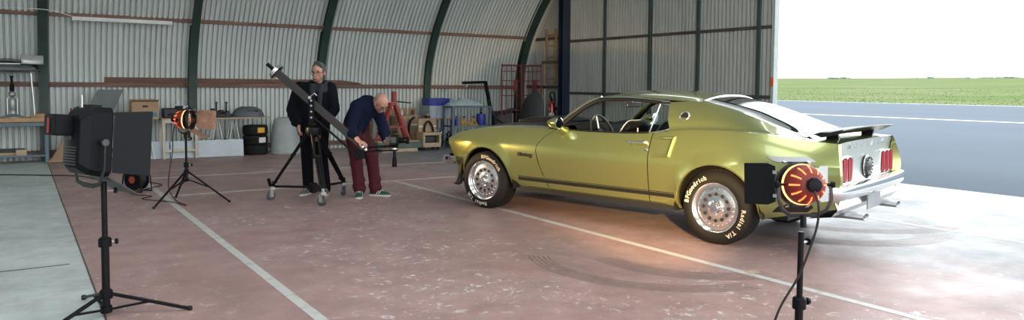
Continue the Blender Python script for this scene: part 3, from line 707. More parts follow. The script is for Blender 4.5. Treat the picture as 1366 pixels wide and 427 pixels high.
MB().tube([(1.41, 0, 1.21), (1.39, 0, 1.29)], .008, 6).build('mirror_stem', 'steel', rv)
for s in (1, -1): MB().tube([(1.84, s * .73, .95), (1.6, s * .645, 1.15), (1.4, s * .59, 1.25)], .02, 6).build('pillar_trim', 'interior', car)
hl = []
for r in roof_c: hl.append([(p[0], p[1] * .97, p[2] - .03) for p in r])
MB().grid(loft(hl, 2, 2)).build('headliner', 'interior', car, fixn=False)

# wheels
def wheel(x, s, rt, wdt, turn=0., spin=0.):
    y = s * .868
    rootm = Matrix.Translation((x, y, rt)) @ Rm('Z', turn) @ (Rm('X', -90) if s > 0 else Rm('X', 90))     # local z points outward
    ri = .213
    tp = [(ri, -.004), (ri + .012, .006), (ri + .05, .012), (rt - .05, .006), (rt - .018, -.008), (rt - .004, -.03), (rt, -.05), (rt, -wdt + .05), (rt - .004, -wdt + .03), (rt - .02, -wdt + .008), (ri + .04, -wdt), (ri, -wdt + .01), (ri - .03, -wdt / 2)]
    ty = MB().lathe(tp, 64, rootm, cap=False).build('tyre', 'rubber', car, smooth=50)
    # tread blocks
    tb = MB(); nb = 54
    for k in range(nb):
        a = 2 * pi * k / nb
        for r_, zc, wz, da in ((rt - .001, -.055, .03, 0), (rt + .001, -.095, .032, .5), (rt + .0015, -wdt / 2, .028, 0), (rt + .001, -wdt + .095, .032, .5), (rt - .001, -wdt + .055, .03, 0)):
            aa = a + da * 2 * pi / nb
            tb.box((0, 0, 0), (.008, rt * 2 * pi / nb * .72, wz), rootm @ Rm('Z', math.degrees(aa)) @ Matrix.Translation((r_, 0, zc)) @ Rm('X', 14))
    tag(tb.build('tread_blocks', 'rubber', ty, smooth=0), kind='stuff')
    def arc_text(txt, mid, step):
        lt = MB(); mid += radians(spin)
        n_ = len(txt); ws_ = [1.25 if c in 'BGRT' else .75 if c in 'il/' else 1.0 for c in txt]; tot = sum(ws_); acc = 0
        for c, w_ in zip(txt, ws_):
            u_ = acc + w_ / 2 - tot / 2; acc += w_
            if c == ' ':
                lt.build('tyre_lettering', 'letter_white', ty, smooth=0); lt = MB(); continue
            vs, fs = text_mesh(c, .054, .0012, .0012)
            a = mid - u_ * step
            lt.add(vs, fs, rootm @ Rm('Z', math.degrees(a) - 90) @ Matrix.Translation((0, (ri + rt) / 2 - .002, .0125)))
        lt.build('tyre_lettering', 'letter_white', ty, smooth=0)
    arc_text('BFGoodrich', radians(-38 if s > 0 else 30), .118); arc_text('Radial T/A', radians(150 if s > 0 else 210), .118)
    # polished wheel: lip, dish and centre
    rm_ = MB().lathe([(.205, -wdt + .02), (.2, -.1), (.2, -.03), (.212, 0), (.219, .006), (.219, .0), (.213, -.012)], 48, rootm, cap=False).build('wheel_rim', 'rim', car, smooth=60)
    d = MB().lathe([(.2, -.03), (.192, -.036), (.178, -.03), (.15, -.022), (.12, -.02), (.09, -.026), (.07, -.018), (.052, -.012), (.046, .02), (.036, .032), (.001, .034)], 48, rootm).build('wheel_disc', 'rim', rm_, smooth=35)
    for k in range(12):
        a = 2 * pi * k / 12
        MB().lathe([(.0165, -.002), (.0165, .0035), (.001, .0035)], 12, rootm @ Matrix.Translation((.118 * cos(a), .118 * sin(a), -.021))).build('vent_hole', 'hole', rm_, smooth=0)
    rvm = None
    for k in range(24):
        a = 2 * pi * (k + .5) / 24
        mt = rootm @ Matrix.Translation((.163 * cos(a), .163 * sin(a), -.027))
        MB().lathe([(.0055, 0), (.0055, .006), (.001, .008)], 6, mt).build('rivet', 'chrome', rm_, smooth=0)
    for k in range(5):
        a = 2 * pi * k / 5 + .3
        MB().lathe([(.011, -.01), (.011, .012), (.001, .014)], 6, rootm @ Matrix.Translation((.066 * cos(a), .066 * sin(a), -.014))).build('lug_nut', 'chrome', rm_, smooth=0)
wheel(XR, 1, .328, .26); wheel(XR, -1, .328, .26); wheel(XF, 1, .32, .24, 4, -80); wheel(XF, -1, .32, .24, 4)
for x in (XF, XR): MB().tube([(x, .62, .32), (x, -.62, .32)], .04, 8).build('axle', 'car_trim_black', car)
# ------------------------------------------------------------------ film lights and stands
M['lamp_red'] = pm('lamp_red', (.17, .016, .011), .45)
M['lamp_glow'] = pm('lamp_glow', (1, .25, .08), .5, emis=(1, .1, .02), estr=.9)
M['ring_glow'] = pm('ring_glow', (1, .3, .1), .5, emis=(1, .2, .05), estr=2.2)
M['lamp_core'] = pm('lamp_core', (1, .8, .5), .5, emis=(1, .62, .25), estr=14.)
M['door_black'] = pm('door_black', (.005, .006, .008), .6, spec=.2)
M['door_alu'] = pm('door_alu', (.42, .42, .42), .45, .6)
M['door_gloss'] = pm('door_gloss', (.02, .021, .023), .3, .0, spec=.6)
M['door_brown'] = pm('door_brown', (.3, .17, .11), .5, .3, var=.3, vscale=12)  # orange-brown door plates, tone varied at random
M['cable'] = pm('cable', (.01, .01, .01), .6)
M['yoke'] = pm('yoke', (.012, .012, .013), .45)

def light_stand(label, x, y, top, spread, a0, collar=.16, r=.016, mid=None):
    t = thing('light_stand', label, 'light stand', (x, y, 0), 0, 'black tripod light stands')
    low = collar - .09
    MB().tube([(0, 0, low), (0, 0, top * .55)], r * 1.15, 12).build('lower_tube', 'black_metal', t)
    MB().tube([(0, 0, top * .5), (0, 0, top)], r * .85, 12).build('upper_tube', 'black_metal', t)
    for z in (collar, top * .55): MB().lathe([(r * 1.9, -.025), (r * 1.9, .02), (r * 1.4, .03)], 14, T(0, 0, z)).build('collar', 'black_plastic', t)
    MB().lathe([(r * 1.7, -.02), (r * 1.7, .02)], 12, T(0, 0, low)).build('brace_collar', 'black_plastic', t)
    for z in (top * .55, top * .93):
        k = MB().tube([(r, 0, z), (r + .035, -.0, z)], .006, 8).build('clamp_screw', 'steel', t)
        MB().lathe([(.006, 0), (.017, .004), (.017, .018), (.006, .022)], 10, T(r + .03, 0, z) @ Rm('Y', 90)).build('clamp_knob', 'black_plastic', k)
    for k in range(3):
        a = a0 + k * 2 * pi / 3; c, s = cos(a), sin(a); R = spread
        lg = MB().bar((r * 1.6 * c, r * 1.6 * s, collar), (R * c, R * s, .013), .022, .018).build('leg', 'black_metal', t, bevel=.004)
        f = .5
        MB().bar((r * 1.5 * c, r * 1.5 * s, low), (R * f * c, R * f * s, lerp(collar, .013, f)), .016, .012).build('brace', 'black_metal', t)
        MB().lathe([(.013, -.013), (.015, 0), (.013, .013)], 10, T(R * c, R * s, .014)).build('foot', 'rubber', lg)
    return t

def red_head(label, loc, heading, tilt, doors, back_cable=None, spot=60, size=1.0, cone=40, knob=True):
    """open-face lamp: +x is where it shines"""
    t = thing('red_head_lamp', label, 'film lamp', loc, 0, 'red film lamps on stands'); t.rotation_euler = (0, radians(-tilt), heading); t.scale = (size,) * 3
    X = Rm('Y', 90)
    MB().lathe([(.03, -.125), (.055, -.118), (.083, -.095), (.1, -.06), (.107, -.02), (.107, -.005)], 32, X).build('housing', 'lamp_red', t, smooth=60)
    hs = MB()
    gr = MB().lathe([(.1, .0), (.1105, .0), (.1105, .012), (.1, .012)], 32, X, cap=False).build('front_glow_ring', 'ring_glow', t, smooth=0)
    MB().lathe([(.1, .012), (.114, .012), (.114, .075), (.104, .077), (.1, .03)], 32, X, cap=False).build('front_ring', 'black_metal', t)
    for k in range(12):
        a = 2 * pi * k / 12
        rows = []
        for r_, x_ in ((.062, -.1165), (.083, -.0985), (.1, -.064)):
            rows.append([X @ (Rm('Z', math.degrees(a) + dd) @ Vector((r_, 0, x_)) ) for dd in (-2.8, 2.8)])
        rows = [[Vector(p) + Vector((-.002, p[1] * .02, p[2] * .02)) for p in r_] for r_ in rows]
        MB().grid(rows).build('vent_slot', 'lamp_glow', t, smooth=0, fixn=False)
    MB().lathe([(.001, -.09), (.05, -.08), (.085, -.04), (.1, .02)], 24, X, cap=False).build('reflector', 'alu', t)
    MB().tube([(-.05, 0, 0), (.0, 0, 0)], .012, 10).build('bulb', 'lamp_core', t)
    if knob:
        kb = MB().lathe([(.02, -.17), (.036, -.165), (.042, -.15), (.036, -.135), (.03, -.12)], 9, X).build('focus_knob', 'black_plastic', t)
    # barn doors on a square bracket
    br = MB().lathe([(.114, .055), (.12, .055), (.12, .075), (.114, .075)], 32, X, cap=False).build('barn_door_ring', 'yoke', t)
    for k, (spread, w, l, mat) in enumerate(doors):
        if w <= 0: continue
        o = MB(); a = k * 90
        Mx = Rm('X', a) @ T(.078, 0, .118) @ Rm('Y', -spread)      # plate runs along +x, hinged at the ring, z outward
        o.prism([(0, -w * .42), (l * .25, -w * .5), (l, -w * .5), (l, w * .5), (l * .25, w * .5), (0, w * .42)], -.0015, .0015, Mx)
        bd = o.build('barn_door', mat, br, smooth=0)
        MB().tube([Mx @ Vector((0, -w * .3, 0)), Mx @ Vector((0, w * .3, 0))], .005, 8).build('hinge', 'yoke', bd)
        for s in (-1, 1): MB().box((.0, s * w * .28, 0), (.026, .018, .012), Mx).build('hinge_bracket', 'steel', bd, smooth=0)
    # yoke
    yk = MB().tube([(-.03, .14, 0), (-.03, .142, -.08), (-.02, .12, -.135), (0, .07, -.165), (0, -.07, -.165), (-.02, -.12, -.135), (-.03, -.142, -.08), (-.03, -.14, 0)], [(.011, .005)] * 8, 8).build('yoke', 'yoke', t)
    for s in (-1, 1): MB().lathe([(.008, -.03), (.008, 0), (.018, .002), (.018, .018), (.008, .02)], 10, T(-.03, s * .14, 0) @ Rm('X', -s * 90)).build('tilt_knob', 'black_plastic', yk)
    MB().tube([(0, 0, -.165), (0, 0, -.23)], .017, 10).build('spigot', 'black_metal', yk)
    ld = bpy.data.lights.new('lamp_bulb_light', 'SPOT'); ld.energy = spot; ld.color = (1, .64, .27); ld.spot_size = radians(cone); ld.spot_blend = 1.; ld.shadow_soft_size = .04
    lo = bpy.data.objects.new('lamp_bulb_light', ld); COL.objects.link(lo); lo.parent = t; lo.location = (.02, 0, 0); lo.rotation_euler = (0, radians(-90), 0)
    return t
def cord(label, pts, r=.005, n=6, mat='cable'):
    return tag(MB().tube(catmull(pts, 5), r, 6).build('power_cable', mat), label, 'cable', 'black power cables')

# right-hand lamp, close to the camera, shining at the car
light_stand('black light stand rising in the right foreground behind the car tail', 2.955, 2.09, .73, .5, radians(20), .16)
red_head('glowing red lamp seen from behind in the right foreground before the car tail', (2.955, 2.09, .945), radians(58), -6,
         [(14, .24, .13, 'door_gloss'), (42, .2, .16, 'door_alu'), (22, .2, .11, 'door_black'), (40, .23, .19, 'door_black')], spot=470, size=.84, cone=38)
cord('black cable hanging from the right foreground lamp down to the floor', [(2.87, 1.97, .935), (2.87, 1.95, .88), (2.90, 1.97, .80), (2.89, 1.99, .70), (2.86, 2.03, .55), (2.80, 2.08, .40), (2.77, 2.13, .2), (2.74, 2.2, .02), (2.6, 2.4, .008), (2.2, 2.4, .008)], .0055)
# back-left lamp
light_stand('slim light stand of the small orange lamp near the trestle table', 1.60, 9.22, .80, .47, radians(215), .36, .015)
red_head('small orange lit lamp on a stand before the trestle table', (1.60, 9.22, .965), radians(-36), -2,
         [(4, .2, .14, 'door_brown'), (70, 0, .2, 'door_brown'), (28, .2, .2, 'door_brown'), (8, .23, .23, 'door_brown')], spot=170, size=.95, cone=26)
cord('black cable looping from the small orange lamp to its stand foot', [(1.50, 9.25, .93), (1.47, 9.26, .8), (1.46, 9.24, .6), (1.42, 9.2, .4), (1.40, 9.15, .2), (1.46, 9.1, .06), (1.55, 9.0, .012), (1.45, 9.35, .008), (1.2, 9.75, .008), (1.33, 9.95, .008), (1.16, 10.2, .008), (1.14, 10.42, .008)], .006)
# left panel light with barn doors
light_stand('tall black light stand holding the big black panel light on the left', .41, 4.97, .80, .46, radians(-19), .13, .019)
pt = thing('panel_light', 'large black panel light with barn doors seen from behind on the left', 'film lamp', (.40, 4.98, 1.035), radians(24)); pt.rotation_euler = (0, radians(4), radians(24))
hb = []
for x, w, h in ((-.17, .075, .14), (-.165, .085, .15), (-.12, .115, .185), (-.04, .125, .2), (.0, .125, .2)):
    c = .03; hb.append([Vector((x, y, z)) for y, z in ((-w, -h + c), (-w, h - c), (-w + c, h), (w - c, h), (w, h - c), (w, -h + c), (w - c, -h), (-w + c, -h))])
mb = MB().grid(hb, closed=True); mb.f += [tuple(range(8)), tuple(range(32, 40))]
hs = mb.build('housing', 'black_plastic', pt, smooth=20)
for k in range(7): MB().box((-.172, 0, -.13 + k * .016), (.008, .12, .006)).build('cooling_fin', 'dark_grey', hs, smooth=0)
MB().box((-.175, .02, .035), (.006, .06, .05)).build('control_screen', 'dark_grey', hs, smooth=0)
bb = MB().box((-.215, .05, .09), (.1, .13, .12)).build('power_box', 'black_plastic', hs, bevel=.008)
MB().box((-.267, .06, .085), (.003, .02, .085)).build('red_label', 'red_paint', bb, smooth=0)
for y in (-.05, .05): MB().box((-.06, y, .205), (.04, .03, .015)).build('top_clip', 'black_metal', hs, smooth=0)
MB().box((.004, 0, 0), (.006, .19, .34)).build('diffuser', 'white_paint', pt, smooth=0)
for nm, M4, w, l, mt in (('side', T(0, -.13, 0) @ Rm('Z', -28), .38, .2, 'door_black'), ('far', T(0, .13, 0) @ Rm('Z', 40), .38, .22, 'door_black'), ('low', T(0, 0, -.205) @ Rm('Y', 30) @ Rm('X', 90), .24, .2, 'dark_grey')):
    q = MB(); q.prism([(0, -w * .46), (l, -w * .5), (l, w * .5), (0, w * .46)], -.002, .002, M4 @ Matrix(((1, 0, 0, 0), (0, 0, 1, 0), (0, 1, 0, 0), (0, 0, 0, 1)))); bd = q.build('barn_door', mt, pt, smooth=0)
yk = MB().tube([(-.06, .15, .0), (-.06, .155, -.15), (-.06, .12, -.24), (-.06, .05, -.255), (-.06, -.05, -.255), (-.06, -.12, -.24), (-.06, -.155, -.15), (-.06, -.15, 0)], [(.014, .006)] * 8, 8).build('yoke', 'yoke', pt)
for s in (-1, 1): MB().lathe([(.008, -.03), (.02, 0), (.02, .015)], 10, T(-.06, s * .15, 0) @ Rm('X', -s * 90)).build('tilt_knob', 'dark_grey', yk)
cord('black cable running across the pale concrete towards the left edge', [(-1.6, 13.6, .008), (-.6, 13.38, .008), (-.2, 13.32, .008), (.3, 12.95, .008), (.75, 12.55, .008), (1.0, 11.6, .008), (1.14, 10.75, .008)], .01)
cord('thin cable curling on the red floor beside the cable reel', [(1.28, 10.5, .01), (1.45, 10.75, .008), (1.6, 11.0, .008), (1.5, 11.3, .008), (1.3, 11.4, .008)], .008)
# cable reel
cr_ = thing('cable_reel', 'black cable reel with red hub standing on the floor behind the panel light', 'cable reel', (1.235, 10.5, 0), radians(-50))
for s in (-1, 1): MB().lathe([(.001, 0), (.13, 0), (.135, .006), (.13, .012), (.001, .012)], 28, T(0, s * .06, .16) @ Rm('X', -s * 90)).build('flange', 'black_plastic', cr_)
for k in range(6): MB().tube([(.095 * cos(a), (-.05 + k * .02), .16 + .095 * sin(a)) for a in [2 * pi * i / 20 for i in range(20)]], .0105, 6, closed=True).build('cable_turn', 'cable', cr_)
MB().lathe([(.001, 0), (.045, 0), (.045, .01), (.001, .012)], 16, T(0, -.075, .16) @ Rm('X', 90)).build('hub', 'red_paint', cr_)
for s in (-1, 1): MB().tube([(.15, s * .085, .012), (-.15, s * .085, .012), (-.13, s * .085, .2), (-.06, s * .085, .315), (.06, s * .085, .315), (.13, s * .085, .2)], .009, 8, closed=True).build('frame', 'black_metal', cr_)
MB().tube([(0, -.085, .16), (0, .085, .16)], .02, 10).build('axle', 'steel', cr_)
MB().tube([(0, -.085, .315), (0, .085, .315)], .012, 8).build('handle', 'black_plastic', cr_)

# ------------------------------------------------------------------ camera crane on a wheeled tripod
M['arm'] = pm('arm', (.03, .026, .024), .45, .2)
M['caster_grey'] = pm('caster_grey', (.33, .33, .33), .45, .4)
cx0, cy0 = 2.91, 8.68
tri = thing('crane_tripod', 'black three legged crane tripod standing on grey casters', 'tripod', (cx0, cy0, 0))
feet = [(2.864 - cx0, 8.222 - cy0), (2.50 - cx0, 8.95 - cy0), (3.36 - cx0, 8.885 - cy0)]
for i, (fx_, fy_) in enumerate(feet):
    d = Vector((fx_, fy_, 0)).normalized(); n = Vector((-d.y, d.x, 0)); top = Vector((0, 0, .82)) + d * .055; bot = Vector((fx_, fy_, .17))
    for s in (-1, 1): MB().tube([top + n * s * .038, bot + n * s * .022], .013, 8).build('leg', 'black_metal', tri)
    MB().tube([lerp(top, bot, .4), bot], .017, 10).build('inner_leg', 'black_metal', tri)
    for f in (.42, .93): MB().bar(lerp(top, bot, f) - n * .045, lerp(top, bot, f) + n * .045, .035, .03).build('leg_clamp', 'black_plastic', tri, bevel=.004)
    MB().bar((0, 0, .16), (fx_, fy_, .165), .03, .026).build('spreader_arm', 'black_metal', tri)
    cs = MB(); cs.box((fx_, fy_, .145), (.06, .06, .03)); cs.tube([(fx_, fy_, .16), (fx_, fy_, .2)], .022, 10)
    co = cs.build('caster_mount', 'caster_grey', tri)
    a = [.6, 1.9, 0][i]; ax = Vector((cos(a), sin(a), 0)); c0 = Vector((fx_, fy_, .055)) + Vector((-ax.y, ax.x, 0)) * .02
    for s in (-1, 1): MB().bar(c0 + ax * s * .022 + Vector((0, 0, -.012)), c0 + ax * s * .022 + Vector((0, 0, .085)), .045, .004, up=ax).build('caster_fork', 'caster_grey', co)
    MB().tube([c0 - ax * .018, c0 - ax * .012, c0 + ax * .012, c0 + ax * .018], [.046, .054, .054, .046], 20).build('caster_wheel', 'dark_grey', co)
MB().lathe([(.05, .1), (.05, .2), (.03, .21), (.03, .09)], 14).build('spreader_hub', 'black_metal', tri)
MB().tube([(feet[1][0] - .02, feet[1][1], .17), (feet[1][0] - .05, feet[1][1] - .01, .26)], .02, 8).build('brake_lever', 'black_plastic', tri)
MB().lathe([(.05, .76), (.085, .78), (.095, .83), (.09, .87), (.06, .885), (.03, .89)], 20).build('bowl', 'black_metal', tri)
MB().tube([(0, 0, .5), (0, 0, .8)], .022, 10).build('centre_column', 'black_metal', tri)

cr = thing('camera_crane', 'long grey crane arm with chrome counterweight tilted down to a camera', 'camera crane', (cx0, cy0, .888))
def L(p): return Vector(p) - Vector((cx0, cy0, .888))
tail, head, piv = L((2.465, 8.974, 1.608)), L((3.42, 8.344, .626)), L((2.89, 8.693, 1.224))
ad = (head - tail).normalized(); side_ = Vector((.55, .835, 0)); upn = ad.cross(side_).normalized()
if upn.z < 0: upn = -upn
MB().bar(tail + ad * .12, head, .045, .085, up=upn).build('arm_beam', 'arm', cr, bevel=.004)
MB().tube([tail - ad * .01, tail + ad * .16], .022, 12).build('arm_tail', 'black_metal', cr)
MB().tube([tail - ad * .02, tail - ad * .005], .016, 10).build('tail_tip', 'steel', cr)
q = ad.to_track_quat('Z', 'Y').to_matrix().to_4x4()
for k, rr in ((.115, .085), (.14, .1)): MB().lathe([(.03, -.014), (rr - .01, -.014), (rr, -.008), (rr, .008), (rr - .01, .014), (.03, .014)], 28, Matrix.Translation(tail + ad * k) @ q).build('counterweight', 'chrome', cr)
low0 = L((3.087, 8.563, .783)) - side_ * .02; low1 = L((3.353, 8.388, .536))
MB().tube([piv + Vector((.02, -.012, -.22)) + ad * .02 - side_ * .04, low1 - side_ * .03], .013, 8).build('parallel_rod', 'black_metal', cr)
pb = MB()
for s in (-1, 1): pb.box((0, 0, 0), (.07, .008, .36), Matrix.Translation(Vector((-.01, .01, .175)) + side_ * s * .035) @ Rm('Z', -33.4))
pbo = pb.build('pillar', 'black_metal', cr, smooth=0)
MB().box((0, 0, .02), (.085, .085, .04), Rm('Z', -33.4)).build('pillar_base', 'black_metal', cr, bevel=.006)
for z in (.10, .17, .24, .30): MB().lathe([(.012, 0), (.012, .006), (.001, .007)], 10, Matrix.Translation(Vector((-.01, .01, z)) - side_ * .039) @ Rm('Z', -33.4) @ Rm('X', 90)).build('pillar_bolt', 'steel', pbo)
MB().tube([piv - side_ * .07, piv + side_ * .07], .018, 12).build('pivot_pin', 'steel', cr)
MB().tube([piv - side_ * .06 + upn * .02, piv - side_ * .06 + upn * .075 + ad * .01, piv - side_ * .06 + upn * .07 + ad * .05], .008, 6).build('lock_lever', 'alu', cr)
MB().bar(head - ad * .06 - upn * .06, low1 + ad * .05 - upn * .01, .03, .12, up=upn).build('end_bracket', 'black_metal', cr, bevel=.005)
for k in (0, .05): MB().lathe([(.016, 0), (.018, .012), (.001, .016)], 12, Matrix.Translation(head + ad * (-.03 + k) - side_ * .03) @ Rm('Z', -33.4) @ Rm('X', 90)).build('bracket_knob', 'alu', cr)
b0, b1 = L((3.43, 8.335, .64)), L((3.70, 8.155, .655))
MB().tube([b0, b1], .014, 8).build('head_bar', 'black_metal', cr); MB().tube([b0 + Vector((-.03, .02, -.05)), b1 + Vector((0, 0, -.05))], .010, 8).build('head_bar', 'black_metal', cr)
cm = thing('cinema_camera', 'black cinema camera hanging at the low end of the crane arm', 'camera', (3.71, 8.15, .60), radians(-33.4))
MB().lathe([(.03, 0), (.045, .01), (.045, .05), (.03, .06)], 18, T(0, 0, 0)).build('head_clamp', 'black_metal', cm)
MB().lathe([(.046, .018), (.048, .02), (.048, .035), (.046, .037)], 18, cap=False).build('clamp_ring', 'alu', cm)
bd = MB().box((0, 0, .125), (.1, .08, .13)).build('body', 'black_plastic', cm, bevel=.012)
MB().box((-.005, -.042, .13), (.06, .004, .07)).build('side_screen', 'dark_grey', bd, bevel=.002)
MB().lathe([(.03, 0), (.034, .01), (.034, .08), (.042, .09), (.045, .12), (.04, .122)], 18, T(.05, 0, .125) @ Rm('Y', 90)).build('lens', 'black_metal', cm)
MB().tube([(-.03, 0, .19), (-.03, 0, .225), (.04, 0, .225), (.04, 0, .19)], .009, 8).build('top_handle', 'black_metal', cm)
MB().tube([(0, 0, .0), (0, 0, -.07), (0, 0, -.1), (0, 0, -.19)], [.016, .018, .026, .03], 12).build('pan_handle', 'black_plastic', cm)
MB().box((-.075, 0, .12), (.05, .07, .09)).build('battery', 'dark_grey', cm, bevel=.006)
# ------------------------------------------------------------------ people
M['skin'] = pm('skin', (.42, .21, .15), .5, var=.08, vscale=30)
M['hair_grey'] = pm('hair_grey', (.03, .03, .03), .8, rgb2=(.1, .1, .1), vscale=60)
M['hair_short'] = pm('hair_short', (.2, .12, .09), .7, rgb2=(.3, .19, .145), vscale=60)
M['navy_wool'] = pm('navy_wool', (.006, .009, .024), .95, spec=.1, bump=.3, bscale=60)
M['black_coat'] = pm('black_coat', (.005, .006, .009), .95, spec=.1, bump=.3, bscale=40)
M['scarf'] = pm('scarf', (.014, .016, .022), .95, bump=.5, bscale=90)
M['black_jeans'] = pm('black_jeans', (.004, .004, .006), .95, spec=.1, bump=.2, bscale=50)
M['maroon'] = pm('maroon', (.06, .009, .014), .7, spec=.2, bump=.25, bscale=30)
M['green_shoe'] = pm('green_shoe', (.012, .07, .05), .6)
M['grey_shoe'] = pm('grey_shoe', (.1, .115, .105), .7)
M['sole'] = pm('sole', (.45, .43, .38), .7)
M['eye_dark'] = pm('eye_dark', (.02, .015, .012), .3)
M['lens_clear'] = pm('lens_clear', (.9, .9, .9), .05, alpha=.12)

def remesh(mb, voxel, smooth=6, name='tmp'):
    o = mb.build(name, 'skin', None)
    r = o.modifiers.new('r', 'REMESH'); r.mode = 'VOXEL'; r.voxel_size = voxel
    s = o.modifiers.new('s', 'SMOOTH'); s.factor = .5; s.iterations = smooth
    bpy.context.view_layer.update()
    me = bpy.data.meshes.new_from_object(o.evaluated_get(bpy.context.evaluated_depsgraph_get()))
    old = o.data; bpy.data.objects.remove(o); bpy.data.meshes.remove(old)
    return me
def skin_obj(name, mb, mat, parent, voxel=.011, smooth=5):
    me = remesh(mb, voxel, smooth); me.materials.clear(); me.materials.append(M[mat]); me.shade_smooth(); me.name = name
    o = bpy.data.objects.new(name, me); COL.objects.link(o); o.parent = parent; return o
def capsule(mb, p, q, r0_, r1, n=12):
    p, q = Vector(p), Vector(q); d = (q - p); l = d.length or 1e-4; d /= l
    pts = []; rs = []
    for a in (85, 60, 30): pts.append(p - d * r0_ * sin(radians(a))); rs.append(r0_ * cos(radians(a)))
    k = 4
    for i in range(k + 1): pts.append(lerp(p, q, i / k)); rs.append(lerp(r0_, r1, i / k))
    for a in (30, 60, 85): pts.append(q + d * r1 * sin(radians(a))); rs.append(r1 * cos(radians(a)))
    mb.tube(pts, rs, n)
def chain(mb, pts, rs):
    for i in range(len(pts) - 1): capsule(mb, pts[i], pts[i + 1], rs[i], rs[i + 1])
def hand(mb, wrist, dirv, palm_n, grip=.5, thumb=1):
    """palm and five fingers: dirv along the fingers, palm_n out of the palm; thumb side sign"""
    w = Vector(wrist); d = Vector(dirv).normalized(); n = Vector(palm_n); n = (n - d * n.dot(d)).normalized(); s = d.cross(n) * thumb
    T4 = Matrix((( d.x, s.x, n.x, 0), (d.y, s.y, n.y, 0), (d.z, s.z, n.z, 0), (0, 0, 0, 1)))
    mb.ball((.045, 0, 0), (.05, .04, .018), 12, 8, Matrix.Translation(w) @ T4)
    for k, (off, ln) in enumerate(((.03, .07), (.011, .08), (-.009, .075), (-.028, .06))):
        a = w + d * .08 + s * off; b = a + d * ln * .45 * (1 - grip * .3) + n * ln * .42 * grip; c = b + d * ln * .4 * (1 - 1.3 * grip) + n * ln * .55 * grip
        capsule(mb, a - d * .02, b, .0095, .0088, 8); capsule(mb, b, c, .0088, .0075, 8)
    a = w + d * .025 + s * .03; b = a + s * .028 + d * .02 + n * .015; c = b + d * .028 + n * .02 * (1 + grip)
    capsule(mb, a, b, .013, .0105, 8); capsule(mb, b, c, .0105, .0085, 8)
def head_mesh(mb, H4):
    """local: x right of the face, y forward (nose), z up; origin at head centre, full height about .235"""
    mb.ball((0, -.012, .03), (.076, .096, .088), 20, 14, H4)
    mb.ball((0, .018, -.035), (.062, .07, .075), 18, 12, H4)
    mb.ball((0, .045, -.085), (.034, .036, .03), 12, 8, H4)
    for s in (-1, 1):
        mb.ball((s * .04, .052, -.02), (.026, .026, .024), 10, 8, H4)
        mb.ball((s * .078, -.008, -.01), (.011, .022, .033), 10, 8, H4)
        mb.ball((s * .03, .076, .027), (.027, .012, .010), 10, 6, H4)
    capsule_m = [Vector((0, .083, .018)), Vector((0, .108, -.022))]
    capsule(mb, H4 @ capsule_m[0], H4 @ capsule_m[1], .0095, .014, 8)
    mb.ball((0, .084, -.058), (.024, .012, .008), 10, 6, H4); mb.ball((0, .082, -.07), (.02, .011, .007), 10, 6, H4)
def face_bits(parent, H4, glasses=True):
    for s in (-1, 1):
        MB().ball((s * .03, .083, .008), (.012, .008, .006), 10, 6, H4).build('eye', 'eye_dark', parent)
        MB().tube([H4 @ Vector(p) for p in ((s * .014, .093, .03), (s * .03, .091, .036), (s * .05, .078, .031))], .0045, 6).build('eyebrow', 'hair_grey', parent)
    MB().tube([H4 @ Vector(p) for p in ((-.02, .093, -.064), (0, .098, -.064), (.02, .093, -.064))], .0025, 6).build('mouth', 'maroon', parent)
    if glasses:
        g = MB().tube([H4 @ Vector(p) for p in ((-.012, .108, .01), (0, .112, .013), (.012, .108, .01))], .0025, 6).build('glasses', 'black_metal', parent)
        for s in (-1, 1):
            ring = [H4 @ Vector((s * .036 + .025 * cos(a), .104 - abs(.025 * cos(a) + .012 * s * s) * .15, .004 + .018 * sin(a))) for a in [2 * pi * i / 18 for i in range(18)]]
            MB().tube(ring, .0024, 6, closed=True).build('rim', 'black_metal', g)
            MB().add([p for p in ring], [tuple(range(18))]).build('lens', 'lens_clear', g, smooth=0)
            MB().tube([H4 @ Vector(p) for p in ((s * .061, .098, .008), (s * .078, .04, .012), (s * .083, -.012, .006))], .0025, 6).build('temple', 'black_metal', g)
def shoe(name, parent, ank, heading, mat, ln=.27, stripes=False):
    T4 = Matrix.Translation((ank[0], ank[1], 0)) @ Matrix.Rotation(heading, 4, 'Z')      # toe along +x
    rows = []
    for x, w, h in ((-.075, .02, .06), (-.065, .034, .085), (-.02, .038, .095), (.04, .04, .08), (.1, .046, .06), (.15, .044, .05), (.185, .03, .042), (.198, .012, .03)):
        rows.append([(x, -w, .022), (x, -w * 1.02, .035), (x, -w * .75, h), (x, 0, h + .008), (x, w * .75, h), (x, w * 1.02, .035), (x, w, .022), (x, 0, .02)])
    mb = MB().grid([[T4 @ Vector(p) for p in r] for r in rows], closed=True); mb.f += [tuple(range(8)), tuple(range(56, 64))]
    so = mb.build(name, mat, parent, smooth=60, subs=1)
    sl = MB(); sl.prism([(-.08, -.03), (-.05, -.04), (.05, -.042), (.12, -.05), (.18, -.036), (.205, 0), (.18, .036), (.12, .05), (.05, .042), (-.05, .04), (-.08, .03)], .001, .026, T4); sl.build('sole', 'sole', so, bevel=.004)
    for k in range(4): MB().tube([T4 @ Vector((.02 + k * .022, -.022, .095 - k * .008)), T4 @ Vector((.028 + k * .022, .022, .095 - k * .008))], .0035, 6).build('lace', 'sole', so)
    if stripes:
        for s in (-1, 1):
            for k in range(3): MB().bar(T4 @ Vector((.0 + k * .03, s * .0425, .035)), T4 @ Vector((.025 + k * .03, s * .036, .075)), .010, .006, up=T4.to_3x3() @ Vector((0, 1, 0))).build('shoe_stripe', 'letter_white', so, smooth=0)
    return so
def folds(mb, pts, r):
    pass

VR = radians(-33.4)
